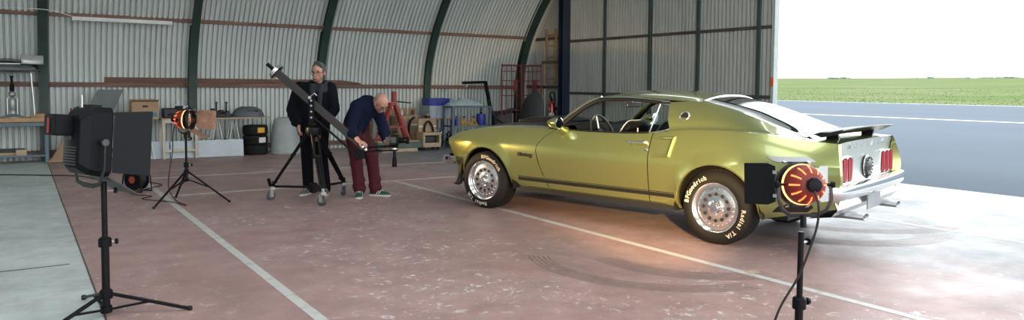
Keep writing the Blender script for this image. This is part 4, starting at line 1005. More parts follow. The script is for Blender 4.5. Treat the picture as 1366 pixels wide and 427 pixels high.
# ---- standing man behind the crane (local x = image right, y = away, z up)
p1 = thing('person', 'man in black coat, scarf and glasses standing behind the crane tripod', 'person', (3.06, 9.16, 0), VR)
H1 = Matrix.Translation((.085, -.035, 1.525)) @ Rm('Z', 180) @ Rm('X', -10) @ Rm('Z', -8)
sh = [(-.165, .03, 1.335), (.215, .03, 1.335)]; el = [(-.255, -.02, 1.06), (.285, -.02, 1.07)]; wr = [(-.10, -.25, .875), (.155, -.27, .81)]
hip = [(-.075, .03, .84), (.105, .03, .84)]; kn = [(-.07, .0, .46), (.115, .0, .46)]; an = [(-.06, .02, .09), (.155, .02, .09)]
b = MB(); head_mesh(b, H1)
capsule(b, (.075, -.0, 1.44), (.03, .03, 1.3), .055, .075)
chain(b, [(.025, .03, 1.28), (.025, .03, 1.1), (.015, .03, .9)], [.125, .12, .125])
for i in (0, 1):
    chain(b, [sh[i], el[i], wr[i]], [.05, .04, .028]); chain(b, [hip[i], kn[i], an[i]], [.08, .055, .03])
    capsule(b, an[i], (an[i][0], an[i][1] - .05, .055), .028, .016)
hand(b, wr[0], (.12, -.35, -.75), (.75, .35, -.1), .55, -1); hand(b, wr[1], (-.08, -.35, -.8), (-.75, .3, -.1), .55, 1)
skin_obj('body', b, 'skin', p1, .0075, 4); body1 = p1.children[-1]
c = MB()                                   # coat
chain(c, [(-.12, .03, 1.315), (.17, .03, 1.315)], [.095, .095])
chain(c, [(.025, .03, 1.27), (.025, .03, 1.1), (.018, .03, .93), (.018, .03, .80)], [.165, .165, .165, .17])
for dx in (-.06, .09): chain(c, [(dx, .02, 1.25), (dx - .01, .02, .82)], [.125, .135])
for i in (0, 1):
    w = Vector(wr[i]); e = Vector(el[i]); chain(c, [sh[i], el[i], lerp(e, w, .92)], [.082, .066, .048])
    for f in (.25, .5, .75): 
        m_ = lerp(e, w, f); capsule(c, m_ - Vector((.02, 0, .01)), m_ + Vector((.02, 0, .01)), .055, .055)
co = skin_obj('coat', c, 'black_coat', p1, .012, 5)
s1 = MB()
for k, (dz, rr) in enumerate(((0, .098), (-.035, .112), (-.065, .118))):
    s1.tube([(.075 + rr * cos(a), .0 + rr * .9 * sin(a) - .01, 1.40 + dz - .045 * max(0, -sin(a)) + .01 * sin(3 * a)) for a in [2 * pi * i / 26 for i in range(26)]], .026, 8, closed=True)
for x, dx in ((.03, -.01), (.13, .0)): capsule(s1, (x, -.11, 1.36), (x + dx + .03 * (x < .1), -.165, 1.12), .032, .03)
skin_obj('scarf', s1, 'scarf', p1, .009, 3)
t = MB()
for i in (0, 1): chain(t, [hip[i], kn[i], (an[i][0], an[i][1], .075)], [.1, .075, .068])
capsule(t, (-.05, .03, .84), (.08, .03, .84), .115, .115)
skin_obj('trousers', t, 'black_jeans', p1, .011, 4)
shoe('shoe', p1, (an[0][0], an[0][1] + .0), radians(-105), 'grey_shoe'); shoe('shoe', p1, (an[1][0], an[1][1]), radians(-80), 'grey_shoe')
hm = MB(); hm.ball((0, -.026, .052), (.082, .094, .078), 18, 12, H1); hm.ball((0, -.065, .0), (.076, .055, .075), 16, 10, H1)
for s in (-1, 1): hm.ball((s * .07, .0, .025), (.014, .03, .035), 10, 8, H1)
rh = random.Random(2)
for k in range(40):
    a = rh.uniform(-.4, pi + .4); u = rh.uniform(.1, 1.2); hm.ball((.078 * cos(a) * sin(u), .03 - .1 * sin(a) * sin(u) * .9, .06 + .07 * cos(u)), .017, 6, 4, H1)
skin_obj('hair', hm, 'hair_grey', body1, .007, 2)
bm_ = MB(); bm_.ball((0, .048, -.083), (.045, .042, .036), 12, 8, H1)
M['stubble'] = pm('stubble', (.2, .12, .095), .8, var=.2, vscale=80)
for s in (-1, 1): bm_.ball((s * .045, .02, -.06), (.018, .035, .03), 10, 8, H1)
skin_obj('beard', bm_, 'stubble', body1, .007, 2)
face_bits(body1, H1)

# ---- man bending over the camera
p2 = thing('person', 'balding man in navy sweater and maroon trousers bending over the camera', 'person', (3.60, 8.66, 0), VR)
H2 = Matrix.Translation((.165, -.10, 1.155)) @ Rm('Z', -128) @ Rm('X', -46) @ Rm('Y', 4)
sh = [(-.115, -.17, 1.115), (.06, .12, 1.10)]; el = [(-.165, -.29, .84), (.17, .06, .85)]; wr = [(-.045, -.40, .715), (.235, -.20, .70)]
hip = [(-.185, -.05, .84), (-.145, .10, .84)]; kn = [(-.135, -.10, .46), (.035, .02, .46)]; an = [(-.105, -.06, .09), (.075, .03, .09)]
b = MB(); head_mesh(b, H2)
capsule(b, H2 @ Vector((0, -.02, -.06)), (.0, -.02, 1.155), .055, .075)
chain(b, [(-.01, -.02, 1.13), (-.10, .0, 1.02), (-.165, .02, .88)], [.115, .115, .12])
for i in (0, 1):
    chain(b, [sh[i], el[i], wr[i]], [.05, .04, .028]); chain(b, [hip[i], kn[i], an[i]], [.085, .055, .03])
    capsule(b, an[i], (an[i][0] + (.08 if i else .01), an[i][1] - (.01 if i else .06), .055), .028, .016)
hand(b, wr[0], (.9, .02, -.38), (.1, .25, -.9), .5, -1); hand(b, wr[1], (.35, -.85, -.1), (.75, .3, -.3), .5, -1)
skin_obj('body', b, 'skin', p2, .0075, 4); body2 = p2.children[-1]
c = MB()
chain(c, [sh[0], (-.03, -.02, 1.135), sh[1]], [.085, .115, .085])
chain(c, [(-.02, -.02, 1.115), (-.10, .0, 1.03), (-.17, .02, .90), (-.19, .02, .83)], [.145, .155, .15, .145])
for dy in (-.09, .09): chain(c, [(-.05, dy, 1.09), (-.13, dy, 1.0), (-.18, dy * .8, .84)], [.11, .12, .11])
for i in (0, 1):
    w = Vector(wr[i]); e = Vector(el[i]); chain(c, [sh[i], e, lerp(e, w, .6 if i == 0 else .9)], [.08, .066, .047])
    for f in (.1, .35): m_ = lerp(e, w, f); capsule(c, m_ - Vector((.015, .02, 0)), m_ + Vector((.015, .02, 0)), .062, .06)
skin_obj('sweater', c, 'navy_wool', p2, .012, 5)
t = MB()
for i in (0, 1):
    chain(t, [hip[i], lerp(Vector(hip[i]), Vector(kn[i]), .5), kn[i], (an[i][0], an[i][1], .085)], [.108, .095, .078, .07])
    for z, o in ((.5, .01), (.43, -.012), (.2, .012), (.14, -.01), (.1, .008)):
        f = (z - .09) / .75; q_ = lerp(Vector(an[i]), Vector(kn[i]), min(1, (z - .09) / .37)) if z < .46 else kn[i]
        capsule(t, (q_[0] - .008 + o * .6, q_[1], z - .006), (q_[0] + .008 + o * .6, q_[1], z + .006), .07, .07)
capsule(t, (-.18, -.05, .86), (-.155, .09, .86), .125, .12)
skin_obj('trousers', t, 'maroon', p2, .011, 3)
shoe('shoe', p2, (an[0][0], an[0][1]), radians(-82), 'green_shoe', stripes=True); shoe('shoe', p2, (an[1][0], an[1][1]), radians(-14), 'green_shoe', stripes=True)
hm = MB(); hm.ball((0, -.045, -.005), (.079, .066, .06), 16, 12, H2)
for s in (-1, 1): hm.ball((s * .068, -.01, .02), (.012, .032, .026), 10, 8, H2)
hm.ball((0, -.03, .045), (.0755, .083, .066), 16, 12, H2)
skin_obj('short_hair', hm, 'hair_short', body2, .007, 3)
face_bits(body2, H2)
# ------------------------------------------------------------------ things along the side wall, left to right
M['bench_blue'] = pm('bench_blue', (.1, .15, .18), .5, var=.15)
M['bench_wood'] = pm('bench_wood', (.42, .24, .12), .6, var=.25, vscale=4, stretch=(1, 8, 8))
M['machine_grey'] = pm('machine_grey', (.3, .31, .31), .35, .5, var=.15)
M['silver_cloth'] = pm('silver_cloth', (.55, .56, .55), .45, .3, var=.1)
M['gloss_black'] = pm('gloss_black', (.004, .005, .009), .2, spec=.35)
M['cage_red'] = pm('cage_red', (.17, .028, .02), .55, var=.25)
M['cream_wood'] = pm('cream_wood', (.5, .45, .36), .6, var=.12, vscale=8)
M['sheet_metal'] = pm('sheet_metal', (.34, .38, .4), .4, .3, var=.12, vscale=3)
M['blue_label'] = pm('blue_label', (.03, .17, .3), .6)
M['moulded_grey'] = pm('moulded_grey', (.09, .1, .105), .55, var=.15)
M['tub_grey'] = pm('tub_grey', (.3, .33, .32), .5, var=.12, vscale=4)
M['tarp'] = pm('tarp', (.3, .37, .4), .8, rgb2=(.4, .46, .47), vscale=5)
M['green_paint'] = pm('green_paint', (.06, .1, .075), .6, var=.3, vscale=5)
M['ply'] = pm('ply', (.34, .23, .14), .65, var=.2, vscale=4, stretch=(1, 1, 6))
M['cover_dark'] = pm('cover_dark', (.045, .05, .05), .7, var=.3, vscale=3)
M['red_sign'] = pm('red_sign', (.55, .02, .02), .4)
M['ext_red'] = pm('ext_red', (.42, .015, .02), .3, coat=.4)
M['oily'] = pm('oily', (.02, .021, .023), .45, .4, var=.4, vscale=9)

def bx(name, c, d, mat, par=None, bevel=.0, rot=None):
    mb = MB()
    if rot: mb.box((0, 0, 0), d, T(*c) @ rot)
    else: mb.box(c, d)
    return mb.build(name, mat, par, smooth=0 if not bevel else 35, bevel=bevel)

# workbench
wbn = thing('workbench', 'wooden topped workbench with blue grey steel legs at the left edge', 'workbench', (-.3, 15.25, 0))
bx('worktop', (0, .02, .735), (1.5, .42, .07), 'bench_wood', wbn, .005)
for x in (-.7, .70):
    for y in (-.15, .19): bx('leg', (x, y, .35), (.055, .045, .70), 'bench_blue', wbn, .004)
for y in (-.15, .19): bx('rail', (0, y, .66), (1.4, .035, .06), 'bench_blue', wbn)
bx('lower_shelf', (0, .02, .12), (1.36, .34, .03), 'bench_blue', wbn)
mc = thing('hydraulic_press', 'grey cylindrical press with round base on the workbench', 'press', (-.08, 15.3, .77))
MB().lathe([(.17, 0), (.17, .012), (.15, .03), (.09, .04), (.06, .07), (.055, .12), (.05, .13)], 24).build('base', 'machine_grey', mc)
MB().lathe([(.05, .12), (.06, .14), (.06, .30), (.045, .33)], 20).build('cylinder', 'machine_grey', mc)
MB().ball((0, 0, .40), (.055, .055, .06), 16, 10).build('joint_ball', 'machine_grey', mc)
MB().lathe([(.03, .45), (.035, .46), (.035, .56), (.02, .58), (.02, .68), (.03, .69), (.03, .71)], 16).build('ram', 'black_metal', mc)
for s in (-1, 1): MB().tube([(s * .07, -.02, .06), (s * .07, -.02, .33)], .012, 8).build('side_rod', 'steel', mc)
rk = thing('tube_rack', 'bent chrome tube rack standing on the workbench', 'rack', (-.3, 15.18, .77))
for y in (-.1, .12): MB().tube(catmull([(-.6, y, .0), (-.6, y, .7), (-.55, y, .76), (0, y, .765), (.44, y, .765), (.49, y, .74), (.5, y, .6), (.53, y, .06), (.5, y, .01)], 3), .012, 8).build('tube', 'steel', rk)
for x in (-.4, .3): MB().tube([(x, -.1, .765), (x, .12, .765)], .01, 8).build('cross_tube', 'steel', rk)
cp_ = thing('wrapped_panel', 'glossy black panel with silver wrap on top of the tube rack', 'car part', (-.3, 15.17, 1.55))
rows = []
for x, h, w in ((-.8, .2, .2), (-.4, .22, .22), (.2, .22, .22), (.5, .19, .21), (.6, .13, .18), (.625, .08, .12)):
    rows.append([Vector((x, -w, .02)), Vector((x, -w * 1.02, h * .45)), Vector((x, -w * .9, h * .8)), Vector((x, 0, h)), Vector((x, w * .9, h * .8)), Vector((x, w, .02)), Vector((x, 0, 0))])
mb = MB().grid(rows, closed=True); mb.f += [tuple(range(7)), tuple(range(35, 42))]; mb.build('shell', 'gloss_black', cp_, smooth=50)
MB().grid(loft([[(x, -w * 1.03, h * .5), (x, -w * .93, h * .85), (x, 0, h * 1.05 + .02), (x, w * .93, h * .85)] for x, h, w in ((.36, .265, .225), (.5, .25, .225), (.6, .25, .19), (.68, .25, .12))], 3, 3)).build('silver_wrap', 'silver_cloth', cp_, solid=.004)
MB().bar((-.8, -.225, .13), (.35, -.228, .13), .012, .02).build('white_edge', 'white_paint', cp_)
tag(bx('wood_offcut', (.28, 15.13, .805), (.2, .09, .07), 'wood', None, .003), 'small brown wood block on the workbench right end', 'wood block')
for k, (x, y, z, dx, dz, lb, mt) in enumerate(((.03, 15.13, .185, .16, .1, 'pale wood block lying on the workbench lower shelf', 'pale_wood'), (-.2, 15.2, .16, .3, .05, 'long pale offcut on the workbench lower shelf', 'pale_wood'), (-.1, 15.28, .215, .36, .06, 'dark toolbox at the back of the workbench lower shelf', 'oily'))):
    tag(bx('wood_offcut' if k < 2 else 'toolbox', (x, y, z), (dx, .1, dz), mt, None, .004), lb, 'wood block' if k < 2 else 'toolbox')
ls = MB().grid(loft([[(.40, 15.05, .005), (.5, 15.02, .005), (.62, 15.04, .005)], [(.55, 15.2, .2), (.64, 15.18, .18), (.75, 15.22, .16)], [(.74, 15.42, .57), (.80, 15.40, .48), (.88, 15.43, .39)]], 4, 4)).build('cardboard_sheet', 'card', None, solid=.006)
tag(ls, 'curved brown cardboard sheet leaning beside the workbench leg', 'cardboard')
jc = thing('jerrycan', 'yellow plastic canister on the floor behind the panel light', 'canister', (.74, 15.3, 0))
bx('body', (0, 0, .1), (.17, .12, .2), 'yellow_paint', jc, .02); MB().tube([(-.05, 0, .2), (-.04, 0, .235), (.03, 0, .235), (.05, 0, .2)], .011, 8).build('handle', 'yellow_paint', jc); MB().lathe([(.02, .195), (.02, .225)], 12, T(.065, 0, 0)).build('cap', 'black_plastic', jc)

# trestle tables
def a_frame(name, par, x, y0, y1, h, mat, r=.012, spread=.14):
    g = None
    for y in (y0, y1):
        for s in (-1, 1):
            MB().tube([(x + s * .02, y, h), (x + s * spread, y + (.03 if y == y0 else -.03) * 0, 0.002)], r, 8).build('trestle_leg', mat, par)
        MB().tube([(x - spread * .6, y, h * .42), (x + spread * .6, y, h * .42)], r * .8, 6).build('trestle_brace', mat, par)
    MB().tube([(x, y0, h), (x, y1, h)], r * 1.3, 8).build('trestle_bar', mat, par)
ta = thing('trestle_table', 'trestle table with thin white tube legs carrying the cardboard box', 'table', (1.38, 14.98, 0))
bx('tabletop', (0, 0, .745), (1.46, .5, .03), 'pale_wood', ta, .003)
for x in (-.55, .52): a_frame('t', ta, x, -.17, .17, .728, 'white_paint')
tb_ = thing('trestle_table', 'trestle table with a cream wooden trestle carrying dark engine parts', 'table', (3.1, 14.97, 0))
bx('tabletop', (.02, 0, .725), (1.94, .5, .028), 'pale_wood', tb_, .003)
for x in (-.91, -.36): 
    for y in (-.22, .2): bx('trestle_post', (x, y, .3555), (.055, .045, .711), 'cream_wood', tb_, .004)
for y in (-.22, .2): bx('trestle_rail', (-.635, y, .15), (.5, .03, .05), 'cream_wood', tb_, .003); bx('trestle_top_rail', (-.635, y, .68), (.5, .035, .055), 'cream_wood', tb_, .003)
a_frame('t', tb_, .05, -.04, .2, .705, 'white_paint'); a_frame('t', tb_, .36, -.04, .2, .705, 'white_paint')
# things on the tables
cb = thing('cardboard_box', 'open brown cardboard box with blue labels on the trestle table', 'box', (1.90, 14.95, .76))
w, d, h = .43, .3, .28
MB().box((0, -d / 2, h / 2), (w, .008, h)).build('front_panel', 'card', cb, smooth=0); MB().box((0, d / 2, h / 2), (w, .008, h)).build('back_panel', 'card', cb, smooth=0)
for s in (-1, 1): MB().box((s * w / 2, 0, h / 2), (.008, d, h)).build('side_panel', 'card', cb, smooth=0)
MB().box((0, 0, .005), (w, d, .008)).build('bottom_panel', 'card', cb, smooth=0)
MB().box((0, 0, 0), (w, .007, .1), T(0, -d / 2 - .02, h + .018) @ Rm('X', 66)).build('flap', 'card', cb, smooth=0); MB().box((0, 0, 0), (w, .007, .1), T(0, d / 2 + .04, h + .018) @ Rm('X', -66)).build('flap', 'card', cb, smooth=0)
MB().tube([(-.045, -d / 2 - .003, .2), (.045, -d / 2 - .003, .2)], [(.004, .016)] * 2, 10).build('hand_hole', 'black_matte', cb)
for x in (-.14, .13): MB().box((x, -d / 2 - .005, .05), (.12, .003, .07)).build('blue_label', 'blue_label', cb, smooth=0)
def engine_part(label, x, y, z, seed, n, w, h):
    t = thing('engine_part', label, 'engine part', (x, y, z), 0, 'dark engine parts on the trestle table'); r = random.Random(seed)
    bx('casing', (0, 0, h * .3), (w, .26, h * .6), 'oily', t, .02)
    for k in range(n):
        q = r.random(); px_ = r.uniform(-w * .42, w * .42); hh = r.uniform(.3, 1) * h
        if q < .4: MB().lathe([(.045, 0), (.05, .01), (.05, .06), (.03, .08)], 14, T(px_, r.uniform(-.1, .1), hh * .75)).build('cover', 'oily', t)
        elif q < .75: bx('flange', (px_, r.uniform(-.13, .05), hh * .6), (r.uniform(.05, .14), .08, r.uniform(.04, .12)), 'oily', t, .008)
        else: MB().tube([(px_, -.13, hh * .5), (px_ + .06, -.15, hh * .7), (px_ + .1, -.12, hh * .5)], .016, 8).build('pipe', 'oily', t)
    return t
e1 = engine_part('big dark engine casing with a pale plate on the trestle table', 2.45, 14.95, .739, 3, 12, .5, .30)
bx('pale_plate', (.12, -.145, .2), (.09, .008, .06), 'grey_plastic', e1); bx('pale_plate', (-.05, -.14, .25), (.12, .02, .02), 'machine_grey', e1)
e2 = engine_part('low dark engine tray with two upright rods on the trestle table', 3.16, 14.95, .739, 8, 7, .46, .12)
for x in (-.03, .15): MB().tube([(x, -.05, .05), (x, -.05, .29)], .014, 8).build('rod', 'black_metal', e2); bx('rod_cap', (x, -.05, .28), (.04, .03, .03), 'oily', e2)
dm = thing('moulded_cover', 'dark grey rounded moulded cover lying on the trestle table end', 'car part', (3.72, 14.95, .739))
mb = MB().lathe([(.30, 0), (.305, .03), (.28, .09), (.23, .15), (.17, .185), (.1, .19), (.001, .185)], 32, Matrix.Diagonal((1, .72, 1, 1)))
mb.build('shell', 'moulded_grey', dm, smooth=50)
MB().tube([(.13 * cos(a), .09 * sin(a), .188) for a in [2 * pi * i / 24 for i in range(24)]], .012, 6, closed=True).build('top_ring', 'moulded_grey', dm)
bx('recess', (.05, -.17, .115), (.2, .02, .035), 'oily', dm, .008, Rm('X', 35))
tag(MB().prism([(.92, 0), (1.36, 0), (1.6, .53), (1.19, .53)], -.004, .004, T(0, 15.0, .762) @ Rm('X', 68)).build('metal_sheet', pm('dull_sheet', (.13, .14, .14), .6, var=.1), None, smooth=0), 'plain grey metal sheet propped up above the panel light', 'metal sheet')
tt = thing('tool_tube', 'upright chrome tube standing on the table left of the grey sheet', 'tube', (.94, 15.1, .76)); MB().tube([(0, 0, 0), (0, 0, .4)], .022, 12).build('barrel', 'chrome', tt); MB().lathe([(.03, 0), (.03, .04)], 12).build('foot', 'steel', tt)
rb = thing('spray_bottle', 'small red bottle with white label on the table left end', 'bottle', (.76, 14.95, .76)); MB().lathe([(.03, 0), (.032, .01), (.032, .1), (.015, .13), (.012, .15)], 14).build('bottle', 'red_paint', rb); MB().lathe([(.0325, .03), (.0325, .08)], 14, cap=False).build('label_band', 'white_paint', rb); MB().lathe([(.014, .148), (.014, .17)], 10).build('cap', 'black_plastic', rb)
vs_ = thing('bench_vise', 'small dark bench vise on the table beside the chrome tube', 'vise', (.86, 15.0, .76)); bx('jaw', (0, 0, .1), (.06, .05, .2), 'oily', vs_, .008); bx('slide', (0, -.03, .16), (.1, .05, .05), 'oily', vs_, .006); MB().tube([(-.03, -.06, .18), (.03, -.06, .28)], .007, 6).build('handle', 'steel', vs_)
ww = thing('wooden_tray', 'low pale wooden tray of parts behind the panel light barn door', 'tray', (1.34, 14.9, .76)); bx('tray', (0, 0, .02), (.3, .2, .04), 'pale_wood', ww, .003); bx('part', (.05, 0, .06), (.14, .1, .04), 'oily', ww, .006); bx('part', (-.08, .02, .055), (.06, .08, .03), 'machine_grey', ww, .004)
# under the tables
def lean_sheet(x0, x1, y, h, lab):
    tag(MB().box((0, 0, 0), (x1 - x0, .01, h), T((x0 + x1) / 2, y, h / 2 * .99 + .003) @ Rm('X', -6)).build('metal_sheet', 'sheet_metal', None, smooth=0), lab, 'metal sheet')
lean_sheet(1.86, 2.30, 14.87, .32, 'short grey metal sheet standing under the cardboard box'); lean_sheet(2.31, 3.60, 14.83, .315, 'long grey metal sheet standing on edge under the trestle table')
def stack_tyre(z, lab, sticker, sm):
    t = thing('tyre', lab, 'tyre', (3.87, 15.0, z), 0, 'stacked tyres'); MB().lathe([(.15, .02), (.16, .0), (.2, -.0), (.225, .01), (.235, .04), (.235, .15), (.225, .18), (.2, .19), (.16, .19), (.15, .17)], 36, cap=False).build('carcass', 'rubber', t, smooth=50)
    for k in range(3): MB().tube([(.236 * cos(a), .236 * sin(a), .06 + k * .035) for a in [2 * pi * i / 30 for i in range(30)]], .004, 4, closed=True).build('tread_rib', 'rubber', t)
    if sticker: MB().grid([[(.2385 * cos(a), .2385 * sin(a), z_) for z_ in (.05, .15)] for a in [radians(-100 + 6 * i + sticker) for i in range(7)]]).build('sticker', sm, t, smooth=0)
stack_tyre(0, 'bottom tyre of the stack under the trestle table end', 0, None); stack_tyre(.191, 'middle tyre of the stack with a white sticker', 12, 'white_paint'); stack_tyre(.382, 'top tyre of the stack with a yellow sticker', 6, 'yellow_paint')
MB_ = thing('upturned_tub', 'grey rounded tub standing upside down right of the tyre stack', 'tub', (4.42, 14.85, 0))
MB().lathe([(.31, 0), (.315, .02), (.30, .06), (.285, .3), (.26, .55), (.22, .68), (.15, .72), (.001, .725)], 32, Matrix.Diagonal((1, .8, 1, 1))).build('shell', 'tub_grey', MB_, smooth=50)
MB().tube([(.315 * cos(a), .252 * sin(a), .03) for a in [2 * pi * i / 32 for i in range(32)]], .012, 6, closed=True).build('rim', 'tub_grey', MB_)
cl = engine_part('black scrap casing on the floor under the trestle table', 3.25, 15.2, .0, 21, 9, .5, .36); cl2 = engine_part('dark scrap parts on the floor behind the short grey sheet', 2.3, 15.2, .0, 23, 8, .45, .4)
for t in (cl, cl2): t['group'] = 'scrap parts under the tables'
# planks on the purlin, fluorescent batten
for x0, x1, h, tp, lb in ((1.33, 2.73, .095, 0, 'weathered plank on the purlin above the cardboard box'), (2.91, 5.26, .09, 0, 'long weathered plank on the purlin left of the standing man'), (5.44, 6.27, .085, 1, 'tapered end of a plank on the purlin behind the bending man')):
    mb = MB(); mb.prism([(x0, 0), (x1, 0), (x1, h * (.35 if tp else 1)), (lerp(x0, x1, .5), h), (x0, h)], -.02, .02, T(0, 15.565, 1.385) @ Rm('X', 90)); tag(mb.build('plank', 'dark_wood', None, smooth=0, bevel=.003), lb, 'plank', 'planks on the purlin')
fb = thing('fluorescent_batten', 'long white fluorescent batten fixed under the upper purlin', 'lamp', (1.61, 15.06, 2.475)); fb.rotation_euler = (0, radians(0), 0)
bx('housing', (0, .02, .02), (1.6, .07, .045), 'white_paint', fb, .006); MB().tube([(-.76, -.01, -.015), (.76, -.01, -.015)], .014, 10).build('tube', 'white_paint', fb)
for x in (-.78, .78): bx('end_cap', (x, 0, -.005), (.04, .06, .05), 'white_paint', fb, .004)
for x in (-.5, .5): MB().tube([(x, .02, .04), (x, .1, .09)], .008, 6).build('bracket', 'steel', fb)
tag(MB().tube(catmull([(-1.5, 14.98, 2.6), (-.6, 14.97, 2.58), (.1, 14.93, 2.6), (.5, 14.94, 2.59), (.83, 15.02, 2.51)], 5), .007, 6).build('lamp_cable', 'white_paint'), 'thin white cable looping along the upper purlin to the batten', 'cable')
# ------------------------------------------------------------------ right of the men
rj = thing('red_stand', 'red steel stand with splayed legs behind the bending man', 'stand', (6.58, 14.54, 0))
for s in (-1, 1): 
    for y in (-.13, .13): MB().bar((s * .04, y * .3, 1.0), (s * .42, y, .02), .05, .05).build('leg', 'red_paint', rj)
bx('head_box', (.03, 0, 1.13), (.09, .1, .22), 'red_paint', rj, .01); bx('collar', (0, 0, .98), (.16, .14, .06), 'red_paint', rj, .006); MB().tube([(.06, 0, 1.03), (.4, -.05, 1.0)], .012, 8).build('handle', 'black_metal', rj)
for y in (-.12, .12): MB().bar((-.22, y, .5), (.22, y, .5), .03, .03).build('cross_bar', 'red_paint', rj)
gbm = thing('timber_sleeper', 'green painted timber beam lying on the floor by the wooden trolley', 'beam', (6.6, 14.25, 0)); bx('beam', (0, 0, .135), (1.05, .16, .13), 'green_paint', gbm, .006); bx('top_board', (-.05, .02, .21), (.95, .2, .02), 'pale_wood', gbm)
tag(bx('plank_offcut', (6.55, 14.2, .035), (.8, .2, .065), 'pale_wood', None, .004), 'pale plank on the floor beneath the green timber beam', 'plank')
pc = thing('plywood_cabinet', 'brown plywood cabinet with a dark hose hung in front', 'cabinet', (7.05, 14.88, 0)); bx('carcass', (0, .095, .36), (.5, .3, .7), 'ply', pc, .004); bx('door', (-.12, -.08, .42), (.23, .015, .5), 'ply', pc); bx('door', (.12, -.08, .42), (.23, .015, .5), 'ply', pc)
MB().tube(catmull([(.05, -.12, .18), (.0, -.13, .4), (.04, -.13, .6), (.14, -.12, .68)], 5), .025, 8).build('hose', 'rubber', pc); bx('white_band', (.15, -.095, .52), (.16, .01, .035), 'white_paint', pc)
tk = thing('wooden_trolley', 'wooden box trolley on black casters with an arched hose', 'trolley', (7.3, 14.3, 0))
bx('lower_board', (0, 0, .115), (.42, .34, .09), 'pale_wood', tk, .004); bx('upper_board', (0, 0, .35), (.42, .34, .06), 'pale_wood', tk, .004)
for x in (-.19, .19): bx('side_board', (x, 0, .24), (.045, .34, .18), 'pale_wood', tk, .003)
bx('dark_load', (0, .06, .235), (.3, .2, .14), 'oily', tk, .01); bx('back_panel', (0, .08, .525), (.42, .03, .29), 'ply', tk, .003)
for x in (-.13, .14): bx('white_strap', (x, .06, .5), (.14, .012, .03), 'white_paint', tk)
MB().tube(catmull([(-.09, .03, .38), (-.08, .02, .52), (0, .02, .61), (.09, .02, .52), (.13, .03, .38)], 6), .022, 8).build('arched_hose', 'rubber', tk)
for x in (-.16, .16):
    for y in (-.12, .12): MB().tube([(x, y - .015, .036), (x, y + .015, .036)], .035, 14).build('caster', 'rubber', tk); bx('caster_fork', (x, y, .055), (.03, .045, .04), 'black_metal', tk)
sr = thing('bottle_shelf', 'low wooden wall shelf behind the red stand', 'shelf', (6.9, 15.25, 0)); bx('shelf_board', (0, 0, .70), (1.2, .22, .03), 'wood', sr); bx('back_board', (0, .12, .78), (1.2, .02, .17), 'wood', sr)
for x in (-.55, .55): bx('support', (x, 0, .3425), (.05, .2, .685), 'dark_wood', sr)
rb_ = random.Random(4)
lbs = ['darkest', 'white capped', 'short grey', 'tall grey', 'amber', 'stubby white', 'blue grey', 'rust brown']
for k in range(8):
    x = 6.42 + k * .135; h = rb_.uniform(.09, .14); t = thing('bottle', '%s bottle, number %s from the left on the low wall shelf' % (lbs[k], ['one', 'two', 'three', 'four', 'five', 'six', 'seven', 'eight'][k]), 'bottle', (x, 15.2, .716), 0, 'bottles on the low wall shelf')
    MB().lathe([(.03, 0), (.032, .01), (.032, h * .7), (.014, h * .88), (.014, h)], 12).build('glass_body', ['oily', 'dark_grey', 'moulded_grey', 'machine_grey', 'wood', 'white_paint', 'sheet_metal', 'dark_wood'][k], t)
    MB().lathe([(.016, h), (.016, h + .018)], 10).build('cap', 'white_paint' if k % 2 else 'steel', t)
# steel bench with containers
b2 = thing('small_bench', 'small steel bench with an orange wooden top beneath the containers', 'bench', (7.87, 15.15, 0)); bx('worktop', (0, 0, .63), (.72, .5, .03), 'bench_wood', b2, .003)
for x in (-.33, .33):
    for y in (-.22, .22): bx('leg', (x, y, .307), (.04, .04, .614), 'bench_blue', b2)
bx('lower_rail', (0, -.22, .2), (.62, .03, .03), 'bench_blue', b2)
def container(lab, z, w, d, h, mat, grp):
    t = thing('euro_container', lab, 'container', (7.9, 15.12, z), 0, grp); b = MB()
    for sx, sy, cx_, cy_ in ((w, .012, 0, -d / 2), (w, .012, 0, d / 2)): MB().box((cx_, cy_, h / 2), (sx, sy, h)).build('wall_panel', mat, t, smooth=0)
    for s in (-1, 1): MB().box((s * w / 2, 0, h / 2), (.012, d, h)).build('wall_panel', mat, t, smooth=0)
    MB().box((0, 0, .006), (w - .02, d - .02, .012)).build('bottom', mat, t, smooth=0)
    for y in (-d / 2, d / 2): bx('rim', (0, y, h - .015), (w + .02, .03, .03), mat, t, .004)
    for s in (-1, 1): bx('rim', (s * w / 2, 0, h - .015), (.03, d, .03), mat, t, .004)
    for x in (-.3, -.1, .1, .3): bx('stiffener', (x * w * 1.4, -d / 2 - .008, h / 2 - .015), (.012, .012, h - .04), mat, t)
container('pale grey plastic container on the small steel bench', .646, .47, .34, .275, 'grey_plastic', 'stacked plastic containers'); container('blue plastic container stacked on the pale grey one', .922, .5, .36, .165, 'blue_plastic', 'stacked plastic containers')
ye = thing('engine_part', 'small yellow and steel part on the bench left of the containers', 'engine part', (7.58, 14.9, .646)); bx('casing', (0, 0, .03), (.09, .12, .06), 'oily', ye, .008); MB().lathe([(.03, .06), (.03, .09), (.02, .1)], 12).build('cap', 'yellow_paint', ye)
ul = engine_part('dark machinery on the floor under the small steel bench', 7.88, 15.1, 0, 31, 14, .55, .5); ul['group'] = 'scrap machinery on the floor'
for k in range(3): MB().tube([(-.12 + .12 * k + .07 * cos(a), -.16, .22 + .12 * (k % 2) + .07 * sin(a)) for a in [2 * pi * i / 16 for i in range(16)]], .012, 6, closed=True).build('pulley', 'steel', ul)
